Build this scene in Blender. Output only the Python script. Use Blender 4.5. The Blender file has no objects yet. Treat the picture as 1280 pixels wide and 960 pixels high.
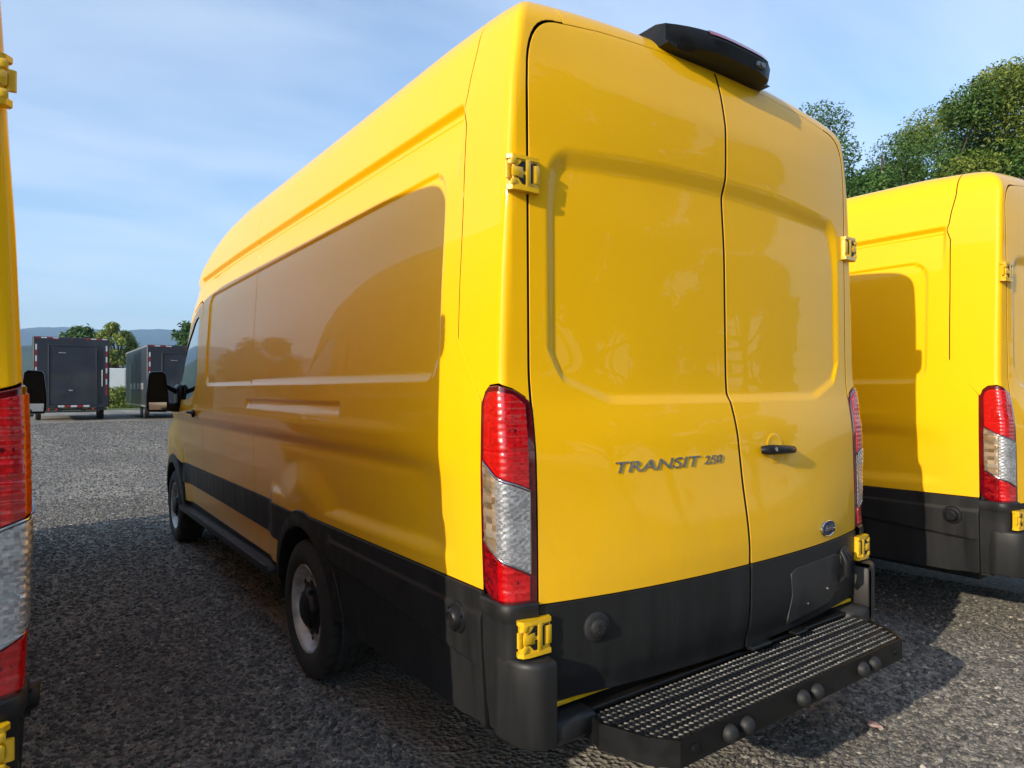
import bpy, math, random
import numpy as np
from mathutils import Vector, Matrix
from mathutils.geometry import delaunay_2d_cdt

random.seed(7); rng = np.random.default_rng(7)
S = bpy.context.scene
COL = S.collection
R = math.radians

# ------------------------------------------------------------------ camera
F_PX, CPOS, YAW, PITCH, ROLL = 839.69, (-2.1419, -1.5824, 1.4543), 0.6232, 0.0072, -0.002
cam_d = bpy.data.cameras.new('camera'); cam = bpy.data.objects.new('camera', cam_d); COL.objects.link(cam)
cam_d.sensor_width = 36; cam_d.lens = F_PX / 1280 * 36; cam_d.clip_start = 0.05; cam_d.clip_end = 20000
sy_, cy_ = math.sin(YAW), math.cos(YAW)
r0 = Vector((cy_, -sy_, 0)); f0 = Vector((sy_, cy_, 0)); u0 = Vector((0, 0, 1))
f1 = f0*math.cos(PITCH) + u0*math.sin(PITCH); u1 = -f0*math.sin(PITCH) + u0*math.cos(PITCH)
r1 = r0*math.cos(ROLL) + u1*math.sin(ROLL); u2 = -r0*math.sin(ROLL) + u1*math.cos(ROLL)
m = Matrix((r1, u2, -f1)).transposed().to_4x4(); m.translation = CPOS
cam.matrix_world = m
S.camera = cam

# ------------------------------------------------------------------ light
SUN_EL, SUN_SLOPE = R(20.5), R(11.0)          # sun stands to the left (-x), slightly behind the rear doors (-y)
sun_dir = Vector((-math.cos(SUN_EL)*math.cos(SUN_SLOPE), -math.cos(SUN_EL)*math.sin(SUN_SLOPE), math.sin(SUN_EL)))
sd = bpy.data.lights.new('sun', 'SUN'); sd.energy = 2.65; sd.angle = R(0.5); sd.color = (1.0, 0.88, 0.70)
sun = bpy.data.objects.new('sun', sd); COL.objects.link(sun)
sun.rotation_euler = sun_dir.to_track_quat('Z', 'Y').to_euler(); sun.location = (-20, -5, 20)
W = bpy.data.worlds.new('World'); S.world = W; W.use_nodes = True
wn = W.node_tree; wn.nodes.clear()
def wnode(t): return wn.nodes.new(t)
wo = wnode('ShaderNodeOutputWorld'); wb = wnode('ShaderNodeBackground'); wb.inputs['Strength'].default_value = 0.116
sk = wnode('ShaderNodeTexSky'); sk.sky_type = 'NISHITA'; sk.sun_disc = False
sk.sun_elevation = SUN_EL; sk.sun_rotation = math.atan2(sun_dir.x, sun_dir.y)
sk.air_density = 1.0; sk.dust_density = 0.7; sk.ozone_density = 2.2; sk.altitude = 100
tc = wnode('ShaderNodeTexCoord')
sep = wnode('ShaderNodeSeparateXYZ'); wn.links.new(tc.outputs['Generated'], sep.inputs[0])
# clouds are laid on a flat layer: direction divided by height
add = wnode('ShaderNodeMath'); add.operation = 'ADD'; add.inputs[1].default_value = 0.12
mx = wnode('ShaderNodeMath'); mx.operation = 'MAXIMUM'; mx.inputs[1].default_value = 0.0
wn.links.new(sep.outputs['Z'], mx.inputs[0]); wn.links.new(mx.outputs[0], add.inputs[0])
dx = wnode('ShaderNodeMath'); dx.operation = 'DIVIDE'; dy = wnode('ShaderNodeMath'); dy.operation = 'DIVIDE'
wn.links.new(sep.outputs['X'], dx.inputs[0]); wn.links.new(add.outputs[0], dx.inputs[1])
wn.links.new(sep.outputs['Y'], dy.inputs[0]); wn.links.new(add.outputs[0], dy.inputs[1])
cmb = wnode('ShaderNodeCombineXYZ'); wn.links.new(dx.outputs[0], cmb.inputs[0]); wn.links.new(dy.outputs[0], cmb.inputs[1])
mp = wnode('ShaderNodeMapping'); mp.inputs['Scale'].default_value = (0.75, 1.5, 1); mp.inputs['Rotation'].default_value = (0, 0, 0.5)
mp.inputs['Location'].default_value = (1.3, 0.4, 0)
wn.links.new(cmb.outputs[0], mp.inputs['Vector'])
nz = wnode('ShaderNodeTexNoise'); nz.inputs['Scale'].default_value = 1.1; nz.inputs['Detail'].default_value = 7; nz.inputs['Roughness'].default_value = 0.5; nz.inputs['Distortion'].default_value = 0.3
wn.links.new(mp.outputs[0], nz.inputs['Vector'])
cr = wnode('ShaderNodeValToRGB'); cr.color_ramp.elements[0].position = 0.34; cr.color_ramp.elements[1].position = 0.80
cr.color_ramp.elements[0].color = (0.04, 0.04, 0.04, 1); cr.color_ramp.elements[1].color = (0.55, 0.55, 0.55, 1)
wn.links.new(nz.outputs['Fac'], cr.inputs[0])
mix = wnode('ShaderNodeMixRGB'); mix.inputs['Color2'].default_value = (4.3, 4.7, 5.1, 1)
wn.links.new(cr.outputs[0], mix.inputs['Fac']); wn.links.new(sk.outputs[0], mix.inputs['Color1'])
wn.links.new(mix.outputs[0], wb.inputs['Color']); wn.links.new(wb.outputs[0], wo.inputs[0])
S.view_settings.view_transform = 'Standard'; S.view_settings.look = 'None'; S.view_settings.exposure = 1.24
S.view_settings.gamma = 1.0; S.view_settings.use_curve_mapping = False
S.cycles.max_bounces = 8; S.cycles.use_denoising = True

# ------------------------------------------------------------------ materials
def new_mat(name):
    m = bpy.data.materials.new(name); m.use_nodes = True
    nt = m.node_tree; b = nt.nodes['Principled BSDF']; return m, nt, b
def noise(nt, scale, detail=4, rough=.55, coord='Object', stretch=None):
    t = nt.nodes.new('ShaderNodeTexCoord'); n = nt.nodes.new('ShaderNodeTexNoise')
    n.inputs['Scale'].default_value = scale; n.inputs['Detail'].default_value = detail; n.inputs['Roughness'].default_value = rough
    if stretch:
        mp = nt.nodes.new('ShaderNodeMapping'); mp.inputs['Scale'].default_value = stretch
        nt.links.new(t.outputs[coord], mp.inputs[0]); nt.links.new(mp.outputs[0], n.inputs['Vector'])
    else: nt.links.new(t.outputs[coord], n.inputs['Vector'])
    return n
def ramp(nt, src, stops):
    r = nt.nodes.new('ShaderNodeValToRGB'); e = r.color_ramp.elements
    while len(e) < len(stops): e.new(0.5)
    for k, (p, c) in enumerate(stops):
        e[k].position = p; e[k].color = (c[0], c[1], c[2], 1) if hasattr(c, '__len__') else (c, c, c, 1)
    nt.links.new(src, r.inputs[0]); return r
def bump(nt, src, strength, dist, b):
    k = nt.nodes.new('ShaderNodeBump'); k.inputs['Strength'].default_value = strength; k.inputs['Distance'].default_value = dist
    nt.links.new(src, k.inputs['Height']); nt.links.new(k.outputs[0], b.inputs['Normal']); return k
def mat_simple(name, col, rough=.5, metal=0, coat=0, var=.25, scale=30, bmp=0, bd=.001, spec=.5, stretch=None):
    m, nt, b = new_mat(name)
    n = noise(nt, scale, 5, .6, stretch=stretch)
    lo = [c*(1-var) for c in col]; hi = [min(1, c*(1+var)) for c in col]
    r = ramp(nt, n.outputs['Fac'], [(.3, lo), (.7, hi)])
    nt.links.new(r.outputs[0], b.inputs['Base Color'])
    rr = ramp(nt, n.outputs['Fac'], [(.3, max(0, rough-.08)), (.7, min(1, rough+.08))])
    nt.links.new(rr.outputs[0], b.inputs['Roughness'])
    b.inputs['Metallic'].default_value = metal; b.inputs['Coat Weight'].default_value = coat
    b.inputs['Coat Roughness'].default_value = .04; b.inputs['Specular IOR Level'].default_value = spec
    if bmp: bump(nt, n.outputs['Fac'], bmp, bd, b)
    return m

def make_paint():
    m, nt, b = new_mat('yellow_paint')
    n1 = noise(nt, 1.3, 5, .6); n2 = noise(nt, 90, 3, .6)
    base = ramp(nt, n1.outputs['Fac'], [(.25, (.91, .485, .0015)), (.75, (.94, .52, .002))])
    # thin road dust, thicker towards the bottom of the body
    t = nt.nodes.new('ShaderNodeTexCoord'); s = nt.nodes.new('ShaderNodeSeparateXYZ'); nt.links.new(t.outputs['Object'], s.inputs[0])
    mr = nt.nodes.new('ShaderNodeMapRange'); mr.inputs['From Min'].default_value = 1.3; mr.inputs['From Max'].default_value = .55
    mr.inputs['To Min'].default_value = .012; mr.inputs['To Max'].default_value = .34; nt.links.new(s.outputs['Z'], mr.inputs['Value'])
    dn = noise(nt, 6, 8, .7, stretch=(1, 1, .4)); dr = ramp(nt, dn.outputs['Fac'], [(.3, .2), (.75, 1)])
    mu = nt.nodes.new('ShaderNodeMath'); mu.operation = 'MULTIPLY'; nt.links.new(mr.outputs[0], mu.inputs[0]); nt.links.new(dr.outputs[0], mu.inputs[1])
    mxr = nt.nodes.new('ShaderNodeMixRGB'); mxr.inputs['Color2'].default_value = (.40, .28, .09, 1)
    nt.links.new(mu.outputs[0], mxr.inputs['Fac']); nt.links.new(base.outputs[0], mxr.inputs['Color1'])
    nt.links.new(mxr.outputs[0], b.inputs['Base Color'])
    b.inputs['Roughness'].default_value = .42
    b.inputs['Coat Weight'].default_value = .60; b.inputs['Coat IOR'].default_value = 1.38; b.inputs['Specular IOR Level'].default_value = .15
    cr2 = nt.nodes.new('ShaderNodeMath'); cr2.operation = 'MULTIPLY_ADD'; cr2.inputs[1].default_value = .45; cr2.inputs[2].default_value = .018
    nt.links.new(mu.outputs[0], cr2.inputs[0]); nt.links.new(cr2.outputs[0], b.inputs['Coat Roughness'])
    k = bump(nt, n2.outputs['Fac'], .02, .001, b)
    nw = noise(nt, 2.2, 2, .5); k2 = nt.nodes.new('ShaderNodeBump'); k2.inputs['Strength'].default_value = .25; k2.inputs['Distance'].default_value = .004
    nt.links.new(nw.outputs['Fac'], k2.inputs['Height']); nt.links.new(k2.outputs[0], b.inputs['Coat Normal'])
    return m
M = {}
M['paint'] = make_paint()
M['cladding'] = mat_simple('black_plastic', (.0135, .0140, .0150), .5, spec=.35, var=.28, scale=16, bmp=.2, bd=.0006, stretch=(1, 1, .10))
M['cladding2'] = mat_simple('satin_black_plastic', (.010, .010, .011), .42, spec=.3, var=.2, scale=40)
M['black_steel'] = mat_simple('black_steel', (.007, .007, .0075), .45, spec=.3, var=.4, scale=18, bmp=.2, bd=.0006)
M['tooth'] = mat_simple('worn_steel', (.010, .010, .0105), .42, spec=.3, var=.6, scale=25)
M['rubber'] = mat_simple('rubber', (.014,.014,.015), .6, var=.3, scale=60, bmp=.3, bd=.0008)
M['tyre'] = mat_simple('tyre_rubber', (.022,.0215,.021), .8, var=.4, scale=22, bmp=.4, bd=.001)
M['rim'] = mat_simple('silver_wheel', (.46,.46,.455), .42, metal=.4, var=.35, scale=14)
M['dark'] = mat_simple('dark_underbody', (.010, .010, .010), .8, var=.3, scale=8)
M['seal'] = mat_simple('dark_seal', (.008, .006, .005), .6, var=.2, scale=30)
M['chrome'] = mat_simple('chrome', (.55, .55, .56), .16, metal=1, var=.1, scale=30)
M['grey_badge'] = mat_simple('badge_grey', (.34,.34,.36), .2, metal=1, var=.2, scale=60)
M['blue'] = mat_simple('badge_blue', (.004, .012, .06), .5, coat=.3, var=.2, scale=60)
M['mirror'] = mat_simple('mirror_glass', (.75, .77, .8), .02, metal=1, var=.02, scale=3)
M['glass'] = mat_simple('dark_window_glass', (.008, .010, .012), .03, coat=1, var=.2, scale=3, spec=.7)
M['dark_reflection'] = mat_simple('dark_reflection_glass', (.006,.006,.007), .25, var=.2, scale=3, spec=.25)  # upper mirror: a dark reflection put into the near-black colour
M['hinge'] = mat_simple('hinge_paint', (.78, .46, .006), .38, coat=.6, var=.1, scale=40)
def lens_mat(name, col, col2, rib):
    m, nt, b = new_mat(name)
    t = nt.nodes.new('ShaderNodeTexCoord')
    v = nt.nodes.new('ShaderNodeTexVoronoi'); v.feature = 'F1'; v.distance = 'CHEBYCHEV'; v.inputs['Scale'].default_value = rib; v.inputs['Randomness'].default_value = .35
    mp = nt.nodes.new('ShaderNodeMapping'); mp.inputs['Scale'].default_value = (1, 1, 1.6); nt.links.new(t.outputs['Object'], mp.inputs[0]); nt.links.new(mp.outputs[0], v.inputs['Vector'])
    r = ramp(nt, v.outputs['Color'], [(.15, col), (.85, col2)])
    nt.links.new(r.outputs[0], b.inputs['Base Color']); b.inputs['Roughness'].default_value = .25
    b.inputs['Coat Weight'].default_value = 1; b.inputs['Coat Roughness'].default_value = .02
    bump(nt, v.outputs['Distance'], .16, .004, b)
    return m
M['red_lens'] = lens_mat('red_lens', (.40, .001, .003), (.60, .003, .007), 80)
M['deep_red'] = mat_simple('deep_red_rim', (.11, .002, .006), .15, coat=1, var=.3, scale=20)
M['dark_red'] = lens_mat('dark_red_lens', (.10, .001, .003), (.30, .003, .008), 60)
M['clear_lens'] = lens_mat('clear_lens', (.30, .31, .33), (.62, .63, .66), 110)
M['clear_lens'].node_tree.nodes['Principled BSDF'].inputs['Metallic'].default_value = .55
M['amber_lens'] = lens_mat('indicator_lens', (.30, .20, .10), (.62, .52, .40), 30)
M['amber_lens'].node_tree.nodes['Principled BSDF'].inputs['Metallic'].default_value = .5
M['brake_red'] = mat_simple('brake_strip_red', (.30, .006, .045), .2, coat=1, var=.2, scale=50)
M['plate'] = mat_simple('faded_plastic', (.026,.025,.026), .5, var=.5, scale=12, stretch=(1, 1, .4))
M['worn_cap'] = mat_simple('sun_faded_plastic', (.030,.027,.025), .6, var=.3, scale=12)

# ------------------------------------------------------------------ helpers
def link(o, parent=None):
    COL.objects.link(o)
    if parent is not None: o.parent = parent
    return o
def mesh_obj(name, verts, faces, mat, parent=None, smooth=False, mats=None, midx=None, autos=None):
    me = bpy.data.meshes.new(name)
    me.from_pydata([tuple(map(float, v)) for v in verts], [], [tuple(int(i) for i in f) for f in faces])
    for mm in (mats or [mat]): me.materials.append(mm)
    if midx is not None: me.polygons.foreach_set('material_index', np.array(midx, dtype=np.int32))
    if smooth: me.polygons.foreach_set('use_smooth', [True]*len(me.polygons))
    me.update()
    if autos is not None:
        me.polygons.foreach_set('use_smooth', [True]*len(me.polygons)); me.set_sharp_from_angle(angle=R(autos))
    return link(bpy.data.objects.new(name, me), parent)
class MB:
    def __init__(s): s.v = []; s.f = []; s.m = []; s.g = []
    def add(s, vs, fs, mi=0):
        b = len(s.v); s.g.append((b, len(s.f))); s.v += [tuple(v) for v in vs]; s.f += [tuple(i+b for i in f) for f in fs]; s.m += [mi]*len(fs)
    def box(s, lo, hi, mi=0, bev=0.0):
        x0, y0, z0 = lo; x1, y1, z1 = hi
        if bev <= 0:
            s.add([(x0,y0,z0),(x1,y0,z0),(x1,y1,z0),(x0,y1,z0),(x0,y0,z1),(x1,y0,z1),(x1,y1,z1),(x0,y1,z1)],
                  [(0,3,2,1),(4,5,6,7),(0,1,5,4),(1,2,6,5),(2,3,7,6),(3,0,4,7)], mi); return
        b = min(bev, (x1-x0)/2.01, (y1-y0)/2.01, (z1-z0)/2.01)
        P = []; idx = {}
        for sx in (0,1):
            for sy in (0,1):
                for sz in (0,1):
                    for ax in range(3):
                        p = [ (x0,x1)[sx], (y0,y1)[sy], (z0,z1)[sz] ]
                        for a in range(3):
                            if a != ax: p[a] += b*(1-2*(sx,sy,sz)[a])
                        idx[(sx,sy,sz,ax)] = len(P); P.append(p)
        Fs = []
        for ax in range(3):
            o = [a for a in range(3) if a != ax]
            for sd in (0,1):
                q = []
                for (a,c) in ((0,0),(1,0),(1,1),(0,1)):
                    k = [0,0,0]; k[ax] = sd; k[o[0]] = a; k[o[1]] = c; q.append(idx[(k[0],k[1],k[2],ax)])
                flip = (sd == 0) != (ax == 1)
                Fs.append(tuple(q[::-1]) if flip else tuple(q))
        for ax in range(3):
            o = [a for a in range(3) if a != ax]
            for a in (0,1):
                for c in (0,1):
                    k0 = [0,0,0]; k1 = [0,0,0]; k0[ax] = 0; k1[ax] = 1
                    for k in (k0,k1): k[o[0]] = a; k[o[1]] = c
                    q = (idx[(*k0,o[0])], idx[(*k1,o[0])], idx[(*k1,o[1])], idx[(*k0,o[1])])
                    Fs.append(q)
        for sx in (0,1):
            for sy in (0,1):
                for sz in (0,1): Fs.append(tuple(idx[(sx,sy,sz,ax)] for ax in range(3)))
        # orient outward
        c = np.array([(x0+x1)/2,(y0+y1)/2,(z0+z1)/2]); PP = np.array(P); out = []
        for f in Fs:
            a = PP[list(f)]; n = np.cross(a[1]-a[0], a[2]-a[0])
            out.append(f if np.dot(n, a.mean(0)-c) > 0 else f[::-1])
        s.add(P, out, mi)
    def cyl(s, p0, p1, r0, r1=None, n=16, mi=0, caps=True):
        r1 = r0 if r1 is None else r1
        p0 = Vector(p0); p1 = Vector(p1); d = (p1-p0).normalized(); a = d.orthogonal().normalized(); b = d.cross(a)
        vs = []
        for p, r in ((p0,r0),(p1,r1)):
            for k in range(n):
                t = 2*math.pi*k/n; vs.append(p + a*r*math.cos(t) + b*r*math.sin(t))
        fs = [(k, (k+1)%n, n+(k+1)%n, n+k) for k in range(n)]
        if caps: fs += [tuple(range(n))[::-1], tuple(range(n, 2*n))]
        s.add(vs, fs, mi)
    def tube(s, pts, radii, n=8, mi=0):
        pts = [Vector(p) for p in pts]; rings = []
        for i, p in enumerate(pts):
            d = (pts[min(i+1, len(pts)-1)] - pts[max(i-1, 0)]).normalized()
            a = d.cross(Vector((.31,.17,.93))).normalized(); b = d.cross(a)
            rings.append([p + (a*math.cos(2*math.pi*k/n) + b*math.sin(2*math.pi*k/n))*radii[i] for k in range(n)])
        vs = [v for r in rings for v in r]; fs = []
        for i in range(len(pts)-1):
            for k in range(n): fs.append((i*n+k, i*n+(k+1)%n, (i+1)*n+(k+1)%n, (i+1)*n+k))
        fs += [tuple(range(n))[::-1], tuple((len(pts)-1)*n+k for k in range(n))]
        s.add(vs, fs, mi)
    def prism(s, poly, lo, hi, ax=2, mi=0):
        """polygon in the plane perpendicular to ax, extruded lo..hi"""
        n = len(poly)
        def P(a, b, c):
            return (a, b, c) if ax == 2 else ((a, c, b) if ax == 1 else (c, a, b))
        vs = [P(a, b, lo) for a, b in poly] + [P(a, b, hi) for a, b in poly]
        ar = sum(poly[i][0]*poly[(i+1)%n][1]-poly[(i+1)%n][0]*poly[i][1] for i in range(n))
        fl = (ar < 0) != (ax == 1)
        fs = [tuple(range(n))[::-1], tuple(range(n, 2*n))] + [(k, (k+1)%n, n+(k+1)%n, n+k) for k in range(n)]
        if fl: fs = [f[::-1] for f in fs]
        s.add(vs, fs, mi)
    def lathe(s, prof, origin=(0,0,0), axis='x', n=48, mi=0, rmod=None):
        """prof: list of (radius, offset along axis)"""
        vs = []
        for j, (r, h) in enumerate(prof):
            for k in range(n):
                t = 2*math.pi*k/n; rr = r if rmod is None else rmod(j, k, r)
                a, b = rr*math.cos(t), rr*math.sin(t)
                v = (h, a, b) if axis == 'x' else ((a, h, b) if axis == 'y' else (a, b, h))
                vs.append((v[0]+origin[0], v[1]+origin[1], v[2]+origin[2]))
        fs = []
        for j in range(len(prof)-1):
            for k in range(n): fs.append((j*n+k, j*n+(k+1)%n, (j+1)*n+(k+1)%n, (j+1)*n+k))
        s.add(vs, fs, mi)
    def build_each(s, name, mat, parent=None, autos=None):
        g = s.g + [(len(s.v), len(s.f))]
        return [mesh_obj(name, s.v[a:c], [tuple(i-a for i in f) for f in s.f[b:d]], mat, parent, autos=autos) for (a, b), (c, d) in zip(g, g[1:])]
    def build(s, name, mat, parent=None, autos=None, mats=None):
        return mesh_obj(name, s.v, s.f, mat, parent, mats=mats, midx=s.m if mats else None, autos=autos)
def thing(name, label, cat, loc=(0,0,0), rz=0, group=None):
    o = bpy.data.objects.new(name, None); o.empty_display_size = .3; COL.objects.link(o)
    o.location = loc; o.rotation_euler = (0, 0, rz); tag(o, label, cat, group); return o
def tag(o, label, cat, group=None):
    o['label'] = label; o['category'] = cat
    if group: o['group'] = group
    return o
def structure(o): o['kind'] = 'structure'; return o
def stuff(o): o['kind'] = 'stuff'; return o
def text_mesh(body, size, depth, shear=0, xs=1.0):
    cu = bpy.data.curves.new('t', 'FONT'); cu.body = body; cu.size = size; cu.extrude = depth; cu.shear = shear
    cu.align_x = 'CENTER'; cu.resolution_u = 4; cu.offset = 0
    ob = bpy.data.objects.new('t', cu); COL.objects.link(ob); bpy.context.view_layer.update()
    me = bpy.data.meshes.new_from_object(ob.evaluated_get(bpy.context.evaluated_depsgraph_get()))
    v = [(p.co.x*xs, p.co.y, p.co.z) for p in me.vertices]; f = [tuple(p.vertices) for p in me.polygons]
    bpy.data.objects.remove(ob); bpy.data.curves.remove(cu); bpy.data.meshes.remove(me)
    return v, f

# ------------------------------------------------------------------ van body as one smooth implicit surface
def table(pts, sig=.02, lo=-1, hi=8, step=.004):
    g = np.arange(lo, hi, step); a = np.array(pts); v = np.interp(g, a[:,0], a[:,1])
    k = int(3*sig/step)
    if k > 0:
        w = np.exp(-.5*(np.arange(-k, k+1)*step/sig)**2); w /= w.sum()
        v = np.convolve(np.pad(v, k, mode='edge'), w, 'valid')
    return lambda x: np.interp(x, g, v)
def sstep(a, b, x):
    t = np.clip((x-a)/(b-a), 0, 1); return t*t*(3-2*t)
T_W = table([(.25,.955),(.45,.982),(.62,.994),(.82,1.003),(1.0,1.011),(1.2,1.016),(1.34,1.014),(1.45,1.010),(1.8,.997),(2.0,.984),(2.2,.975),(2.4,.962),(2.6,.930),(2.9,.86)], .03)
T_top = table([(-.5,2.71),(0,2.73),(.2,2.775),(.5,2.80),(1.5,2.802),(3.3,2.812),(3.8,2.785),(4.2,2.71),(4.6,2.575),(4.95,2.38),(5.1,2.25),(5.85,1.47),(5.95,1.36),(6.1,1.29),(6.4,1.16),(6.6,1.02),(7,.8)], .07)
T_c = table([(.2,-.06),(.516,-.080),(.654,-.098),(.811,-.100),(.887,-.101),(.973,-.092),(1.116,-.070),(1.293,-.050),(1.375,-.030),(1.42,-.014),(1.50,-.010),(1.9,-.006),(2.22,.000),(2.30,-.004),(2.44,-.004),(2.57,.018),(2.70,.055),(2.9,.13)], .022)
T_e = table([(.2,-.008),(.8,-.014),(1.0,-.012),(1.25,-.006),(1.34,.004),(1.42,.018),(1.50,.027),(2.35,.032),(2.57,.040),(2.7,.065),(2.9,.13)], .03)
T_front = table([(.2,6.42),(.45,6.55),(.75,6.58),(.9,6.55),(1.05,6.47),(1.25,6.38),(1.5,6.3)], .04)
GAPX = .909; CX, CY = .76, .18; FCY = 6.05; UG0 = CY-.25*math.atan2(CY-.032, GAPX-CX)
def rbox(y, z, y0, y1, z0, z1, r):
    """signed distance to a rounded rectangle, negative inside"""
    cx, cz = (y0+y1)/2, (z0+z1)/2; qx = np.abs(y-cx)-(y1-y0)/2+r; qz = np.abs(z-cz)-(z1-z0)/2+r
    return np.minimum(np.maximum(qx, qz), 0) + np.hypot(np.maximum(qx, 0), np.maximum(qz, 0)) - r
RW_Y, RW_Z, FW_Y = 1.80, .345, 5.55
def side_relief(y, z):
    d = np.zeros_like(z)
    zg = 2.405 - .004*(y-1.5) - .012*np.maximum(y-3, 0)**1.5
    # roof cap stands proud above the gutter line; the ledge faces down
    capped = sstep(.305, .335, y)
    d = d - .022*(1-sstep(zg-.034, zg-.002, z))*sstep(zg-.30, zg-.06, z)*capped
    d = d - .003*np.exp(-((z-(zg-.052))/.004)**2)*capped
    # long recessed panel
    s = rbox(y, z, .40, 4.10, 1.478, 2.215-.006*(y-1), .11)
    ends = 1-sstep(1.62, 1.50, z)*0
    d = d - .012*(1-sstep(-.020, .0, s))*ends
    # mid-panel seam groove inside the recess
    # handle-height scoop
    s2 = rbox(y, z, 1.27, 2.86, 1.325, 1.405, .008)
    d = d - .011*(1-sstep(-.030, .0, s2))*sstep(1.315, 1.385, z)
    # soft waist line
    d = d + .006*np.exp(-((z-1.29)/.03)**2)*sstep(.35, .9, y)
    # flank drawn in between waist and lower lip, flared round the rear wheel
    rr = np.hypot(y-RW_Y, z-RW_Z); rf = np.hypot(y-FW_Y, z-RW_Z)
    lip = 1-sstep(.90, .965, z + .04*np.sin(np.clip(y, 0, 1.4)*1.1))
    fl = np.maximum(np.maximum(lip*(1-sstep(2.3, 2.45, y)), 1-sstep(.57, .76, rr)), 1-sstep(.58, .70, rf))
    rec = sstep(1.26, 1.10, z)
    d = d - .026*rec*(1-fl)*sstep(.25, .55, y)
    d = d - .012*np.exp(-((z-1.17)/.035)**2)*sstep(.3, .8, y)
    return d
def Wfun(y, z):
    w = T_W(z)
    w = w - .055*np.maximum(y-4.5, 0)*np.clip(z-1.25, 0, 1.2)*1.3 - .05*np.clip(y-5.6, 0, 1)**2
    w = w + .004*np.sin(np.clip(y/6.0, 0, 1)*math.pi)
    return w + side_relief(y, z)
T_zb = table([(-1,1.405),(.60,1.407),(.79,1.475),(.835,1.56),(.95,1.8)], .012)
def rear_y(x, z):
    ax = np.abs(x); c = T_c(z); e = T_e(z)
    y = c + (e-c)*np.clip(ax/GAPX, 0, 1.2)**2.4
    # shallow pressed panel crossing both doors
    zt = 2.225 - .045*(ax/.9)**2
    zb = T_zb(ax)
    s = np.maximum(np.maximum((z-zt), 0*z-9), -9)
    q = rbox(ax, z, -1.2, .845, 1.30, 2.245 - .045*(ax/.9)**2, .10)
    q = np.maximum(q, (zb - z)*.9)
    wide = .044 + .036*sstep(2.0, 2.2, z) - .016*sstep(1.6, 1.45, z)
    y = y + (.011+.007*sstep(1.95, 2.2, z))*(1-sstep(-wide, .006, q))
    return y
def smax(a, b, k):
    h = np.maximum(k-np.abs(a-b), 0)/k; return np.maximum(a, b) + h*h*k*.25
def Fbody(p):
    x, y, z = p[:,0], p[:,1], p[:,2]; ax = np.abs(x)
    side = ax - Wfun(y, z)
    rear = rear_y(x, z) - y
    ysl = sstep(4.6, 5.3, y)
    roof = (z - (T_top(y + .30*ysl*ax**2) - .050*(ax/.8)**2.2))
    roof = roof / (1 + .9*ysl*(1-sstep(5.7, 6.0, y)))**.5
    front = y - (T_front(z) - .30*ax**2.6)
    f = smax(side, rear, .026)
    f = smax(f, front, .16)
    f = smax(f, roof, .14 - .03*sstep(.5, .0, y))
    return f
def z0f(y): return np.maximum(np.minimum(T_top(y)-.33, 2.45), .86)
def dom_shell(sg):
    def f(u, t):
        # the shut line of the door wanders with the door's profile; keep it at u = UG0
        ugz = CY-.25*np.arctan2(CY-T_e(np.minimum(t, 2.3)), GAPX-CX)
        u = u + (ugz-UG0)*np.clip((.1375-u)/(.1375-UG0), 0, 1.3)*(t < 2.3)
        y = np.clip(u, CY, FCY); z0 = z0f(y)
        phi = np.where(u < CY, (CY-u)/.25, 0) ; phf = np.where(u > FCY, (u-FCY)/.25, 0)
        dxp = np.cos(phi+phf); dyp = -np.sin(phi) + np.sin(phf)
        psi = np.clip((t-z0)/.25, 0, math.pi/2)
        o = np.stack([np.full_like(u, CX*sg), y, np.minimum(t, z0)], 1)
        d = np.stack([sg*dxp*np.cos(psi), dyp*np.cos(psi), np.sin(psi)], 1)
        return o, d
    return f
def shell_uv(x, y, z):
    """inverse of the shell domain near the rear corner"""
    phi = math.atan2(CY-(y if z > 2.3 else .032), abs(x)-CX); h = math.hypot(CY-y, abs(x)-CX)
    return CY-.25*phi, (z if z <= 2.45 else 2.45+.25*math.atan2(z-2.45, h))
def dom_rear(u, v): return np.stack([u, np.full_like(u, .6), v], 1), np.stack([0*u, -1+0*u, 0*u], 1)
def dom_front(u, v): return np.stack([u, np.full_like(u, 5.4), v], 1), np.stack([0*u, 1+0*u, 0*u], 1)
def dom_top(u, v): return np.stack([u, v, z0f(v)], 1), np.stack([0*u, 0*u, 1+0*u], 1)
def dom_header(u, v): # v = angle
    return np.stack([u, np.full_like(u, CY), np.full_like(u, 2.45)], 1), np.stack([0*u, -np.cos(v), np.sin(v)], 1)
def solve(o, d):
    lo = np.zeros(len(o)); hi = np.full(len(o), 1.6)
    for _ in range(24):
        mid = (lo+hi)/2; s = Fbody(o+d*mid[:,None]) > 0
        hi = np.where(s, mid, hi); lo = np.where(s, lo, mid)
    return o + d*((lo+hi)/2)[:,None]
def normals(p):
    e = .0015; g = []
    for a in range(3):
        q = np.zeros(3); q[a] = e; g.append(Fbody(p+q)-Fbody(p-q))
    n = np.stack(g, 1); return n/np.linalg.norm(n, axis=1)[:,None]
def inside(poly, P):
    x, y = P[:,0], P[:,1]; c = np.zeros(len(P), bool); n = len(poly)
    for i in range(n):
        x0, y0 = poly[i]; x1, y1 = poly[(i+1)%n]
        if y0 == y1: continue
        t = ((y0 > y) != (y1 > y)) & (x < (x1-x0)*(y-y0)/(y1-y0)+x0); c ^= t
    return c
def bdist(poly, P):
    d = np.full(len(P), 9.)
    for i in range(len(poly)):
        a = np.array(poly[i]); b = np.array(poly[(i+1)%len(poly)]); ab = b-a; L = (ab**2).sum()
        if L < 1e-12: continue
        t = np.clip(((P-a)@ab)/L, 0, 1); d = np.minimum(d, np.hypot(*(P-a-t[:,None]*ab).T))
    return d
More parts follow.
